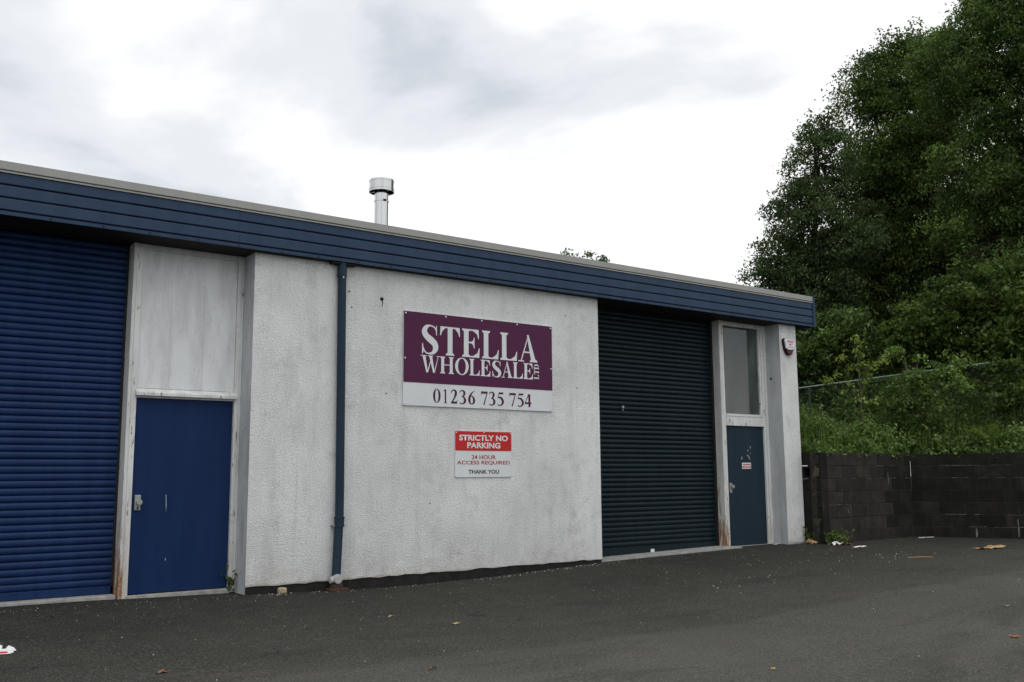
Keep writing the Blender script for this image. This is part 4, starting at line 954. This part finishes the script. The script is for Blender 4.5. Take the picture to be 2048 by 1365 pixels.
# ------------------------------------------------------------------ small things on the ground
def crumple(name, loc, w, d, h, matn, label, cat, seed, nx=6, ny=4, group=None, edge=0.25):
    """a crumpled sheet with its own folds, resting on the ground"""
    r = random.Random(seed); mbx = MB(); x0, y0, z0 = loc; P = {}
    for j in range(ny + 1):
        for i in range(nx + 1):
            u, v = i / nx - .5, j / ny - .5
            k = 1 + r.uniform(-edge, edge)
            P[i, j] = (x0 + u * w * k, y0 + v * d * k, z0 + 0.004 + max(0, r.uniform(-.15, 1)) * h * (0.35 + 0.65 * abs(math.sin(3 * u + seed))))
    for j in range(ny):
        for i in range(nx):
            mbx.poly([P[i, j], P[i + 1, j], P[i + 1, j + 1]]); mbx.poly([P[i, j], P[i + 1, j + 1], P[i, j + 1]])
    o = mbx.build(name, matn); return tag(o, label, cat, group)
gh = lambda x, y: gz(x) + (0.012 * math.sin(x * 0.9 + y * 0.6) * math.sin(y * 0.75) if y < -0.6 else 0)
# torn printed paper, bottom left
T = Thing('torn_paper', (1.40, -2.60, gh(1.4, -2.6)), 'torn white paper with red print on the tarmac, bottom left', 'litter'); zz = gh(1.4, -2.6)
T.part(MB().poly([(1.20, -2.60, zz + .006), (1.46, -2.72, zz + .008), (1.52, -2.66, zz + .012), (1.50, -2.56, zz + .05), (1.24, -2.48, zz + .045)]), 'sheet', 'paper')
T.part(MB().poly([(1.22, -2.50, zz + .012), (1.40, -2.55, zz + .03), (1.42, -2.50, zz + .085), (1.38, -2.46, zz + .10), (1.24, -2.42, zz + .055)]), 'sheet', 'paper')
T.part(MB().poly([(1.42, -2.56, zz + .014), (1.55, -2.63, zz + .025), (1.53, -2.58, zz + .06), (1.48, -2.52, zz + .085)]), 'sheet', 'paper')
T.part(MB().poly([(1.36, -2.655, zz + .0215), (1.44, -2.69, zz + .0205), (1.455, -2.66, zz + .030), (1.375, -2.625, zz + .031)]), 'red_print', 'sign_red')
T.o.scale = (0.62, 0.62, 0.55); T.o.location.x -= 0.06
PL = [('paper_scrap', (14.16, -0.66), .22, .16, .07, 'paper', 'crumpled white wrapper beside the weeds at the block wall', 41), ('paper_scrap', (14.05, -1.20), .36, .07, .02, 'paper', 'flat white paper strip lying in front of the wrapper', 42),
      ('paper_scrap', (17.02, -0.62), .46, .06, .02, 'paper', 'long white paper strip at the foot of the wall bend', 43), ('paper_scrap', (13.62, 0.14), .17, .05, .015, 'paper', 'small white paper slip at the teal door', 44),
      ('paper_scrap', (12.35, 0.05), .30, .06, .015, 'paper', 'flattened paper scrap at the end of the shutter threshold', 46)]
for nm, (x, y), w, d, h, m_, lb, sd in PL: crumple(nm, (x, y, gh(x, y)), w, d, h, m_, lb, 'litter', sd)
for (x, y), w, d, h, lb, sd in [((15.2, -2.72), .55, .16, .05, 'heap of pale dry straw on the tarmac before the block wall', 51), ((14.18, -0.18), .16, .14, .09, 'dry tan leaves heaped at the foot of the corner pier', 52), ((14.36, -0.72), .22, .14, .05, 'brown dead leaves beside the crumpled wrapper', 53)]:
    crumple('leaf_litter', (x, y, gh(x, y)), w, d, h, 'straw' if sd != 53 else 'leaf_dead', lb, 'leaf litter', sd, 9, 6, edge=0.5)
for (x, y), s_, lb, sd, m_ in [((2.05, -4.05), .075, 'rust brown dead leaf at the bottom edge, left', 61, 'leaf_dead'), ((4.69, -2.41), .07, 'small tan leaf on the tarmac below the downpipe', 62, 'straw'), ((4.93, -3.17), .08, 'pair of tan leaves on the tarmac below the signs', 63, 'straw'),
                             ((3.57, -4.94), .06, 'brown leaf at the bottom edge, centre', 64, 'leaf_dead'), ((7.98, -6.66), .08, 'dark brown leaf at the right edge', 65, 'leaf_dead'), ((9.4, -5.9), .06, 'yellowed leaf on the tarmac at the right', 66, 'straw'), ((5.5, -6.24), .05, 'pale leaf scrap in the foreground, right of centre', 67, 'straw')]:
    crumple('dead_leaf', (x, y, gh(x, y)), s_ * 0.85, s_ * 0.6, s_ * 0.25, m_, lb, 'leaf', sd, 4, 3, edge=0.45)
x, y = 12.97, -2.89
tag(MB().tube([(x - .14, y + .1, gh(x, y) + .006), (x, y, gh(x, y) + .012), (x + .15, y - .1, gh(x, y) + .012)], [.005, .006, .003], 5).build('twig', 'straw'), 'thin pale twig lying in front of the block wall', 'twig')
bm = bmesh.new(); bmesh.ops.create_icosphere(bm, subdivisions=2, radius=0.05); r = random.Random(3)
for v in bm.verts: v.co = Vector((max(-.048, min(.048, v.co.x * 1.35)), max(-.036, min(.036, v.co.y)), max(-.034, min(.034, v.co.z)))) * r.uniform(.95, 1.05)
me = bpy.data.meshes.new('stone'); bm.to_mesh(me); bm.free(); me.materials.append(MT['stone'])
o = link('stone', me); o.location = (4.60, -0.06, gz(4.6) + 0.034); tag(o, 'tan stone lying at the foot of the white wall', 'stone')
# stone chips
r = random.Random(17); mb = MB()
def chip(x, y, s_):
    z = gh(x, y); a = r.uniform(0, 3); q = []
    for k in range(5):
        t = a + k * 1.257 + r.uniform(-.3, .3); q.append((x + math.cos(t) * s_ * r.uniform(.6, 1.2), y + math.sin(t) * s_ * r.uniform(.6, 1.2)))
    tp = (x, y, z + s_ * .9)
    for k in range(5):
        (ax, ay), (bx_, by) = q[k], q[(k + 1) % 5]; mb.poly([(ax, ay, z - .002), (bx_, by, z - .002), tp])
for _ in range(230):
    x = r.uniform(1.5, 15); y = -abs(r.gauss(0, 2.4)) - 0.12
    chip(x, y, r.uniform(0.003, 0.008))
for _ in range(60): chip(r.uniform(8.5, 13.8), r.uniform(-3.2, -1.2), r.uniform(.004, .012))
for _ in range(260): chip(r.uniform(1.6, 18), -abs(r.gauss(0, .14)) - 0.02, r.uniform(.003, .008))
for _ in range(70): chip(r.uniform(4.3, 9.5), r.uniform(-0.2, -0.03), r.uniform(.005, .013))
o = mb.build('stone_chips', 'chips'); tag(o, 'tiny pale stone chips scattered over the tarmac', 'stone chips', kind='stuff')
# weeds
def weed(loc, label, n, L, seed, spread=.1, matn='leaf_mid'):
    g = np.random.default_rng(seed); T = Thing('weed', loc, label, 'weed', 'weeds on the tarmac'); mbx = MB(); cs = []
    for i in range(n):
        p0 = np.array(loc) + np.array([g.normal(0, spread), g.normal(0, spread * .6), 0]); a = g.uniform(0, 6.28); l = L * g.uniform(.5, 1.1)
        p1 = p0 + np.array([math.cos(a) * l * .35, math.sin(a) * l * .3, l]); mbx.tube([p0, (p0 + p1) / 2 + np.array([0, 0, .02]), p1], [.004, .003, .001], 4)
        for t in np.linspace(.25, 1, 8): cs.append(p0 + (p1 - p0) * t + g.normal(0, .018, 3))
    T.part(mbx, 'stems', 'stem_green')
    leaves('foliage', np.array(cs), 0.055, matn, T.o, seed=seed, loc=loc, up=.2)
weed((14.42, -0.50, gz(14.4)), 'clump of green weeds at the foot of the block wall corner', 40, .22, 71, .13)
weed((14.26, -0.10, gz(14.2)), 'weed growing in the joint between pier and block wall', 14, .32, 72, .03)
weed((4.11, 0.27, -0.03), 'small weed on the door frame foot beside the blue door', 6, .24, 73, .012)
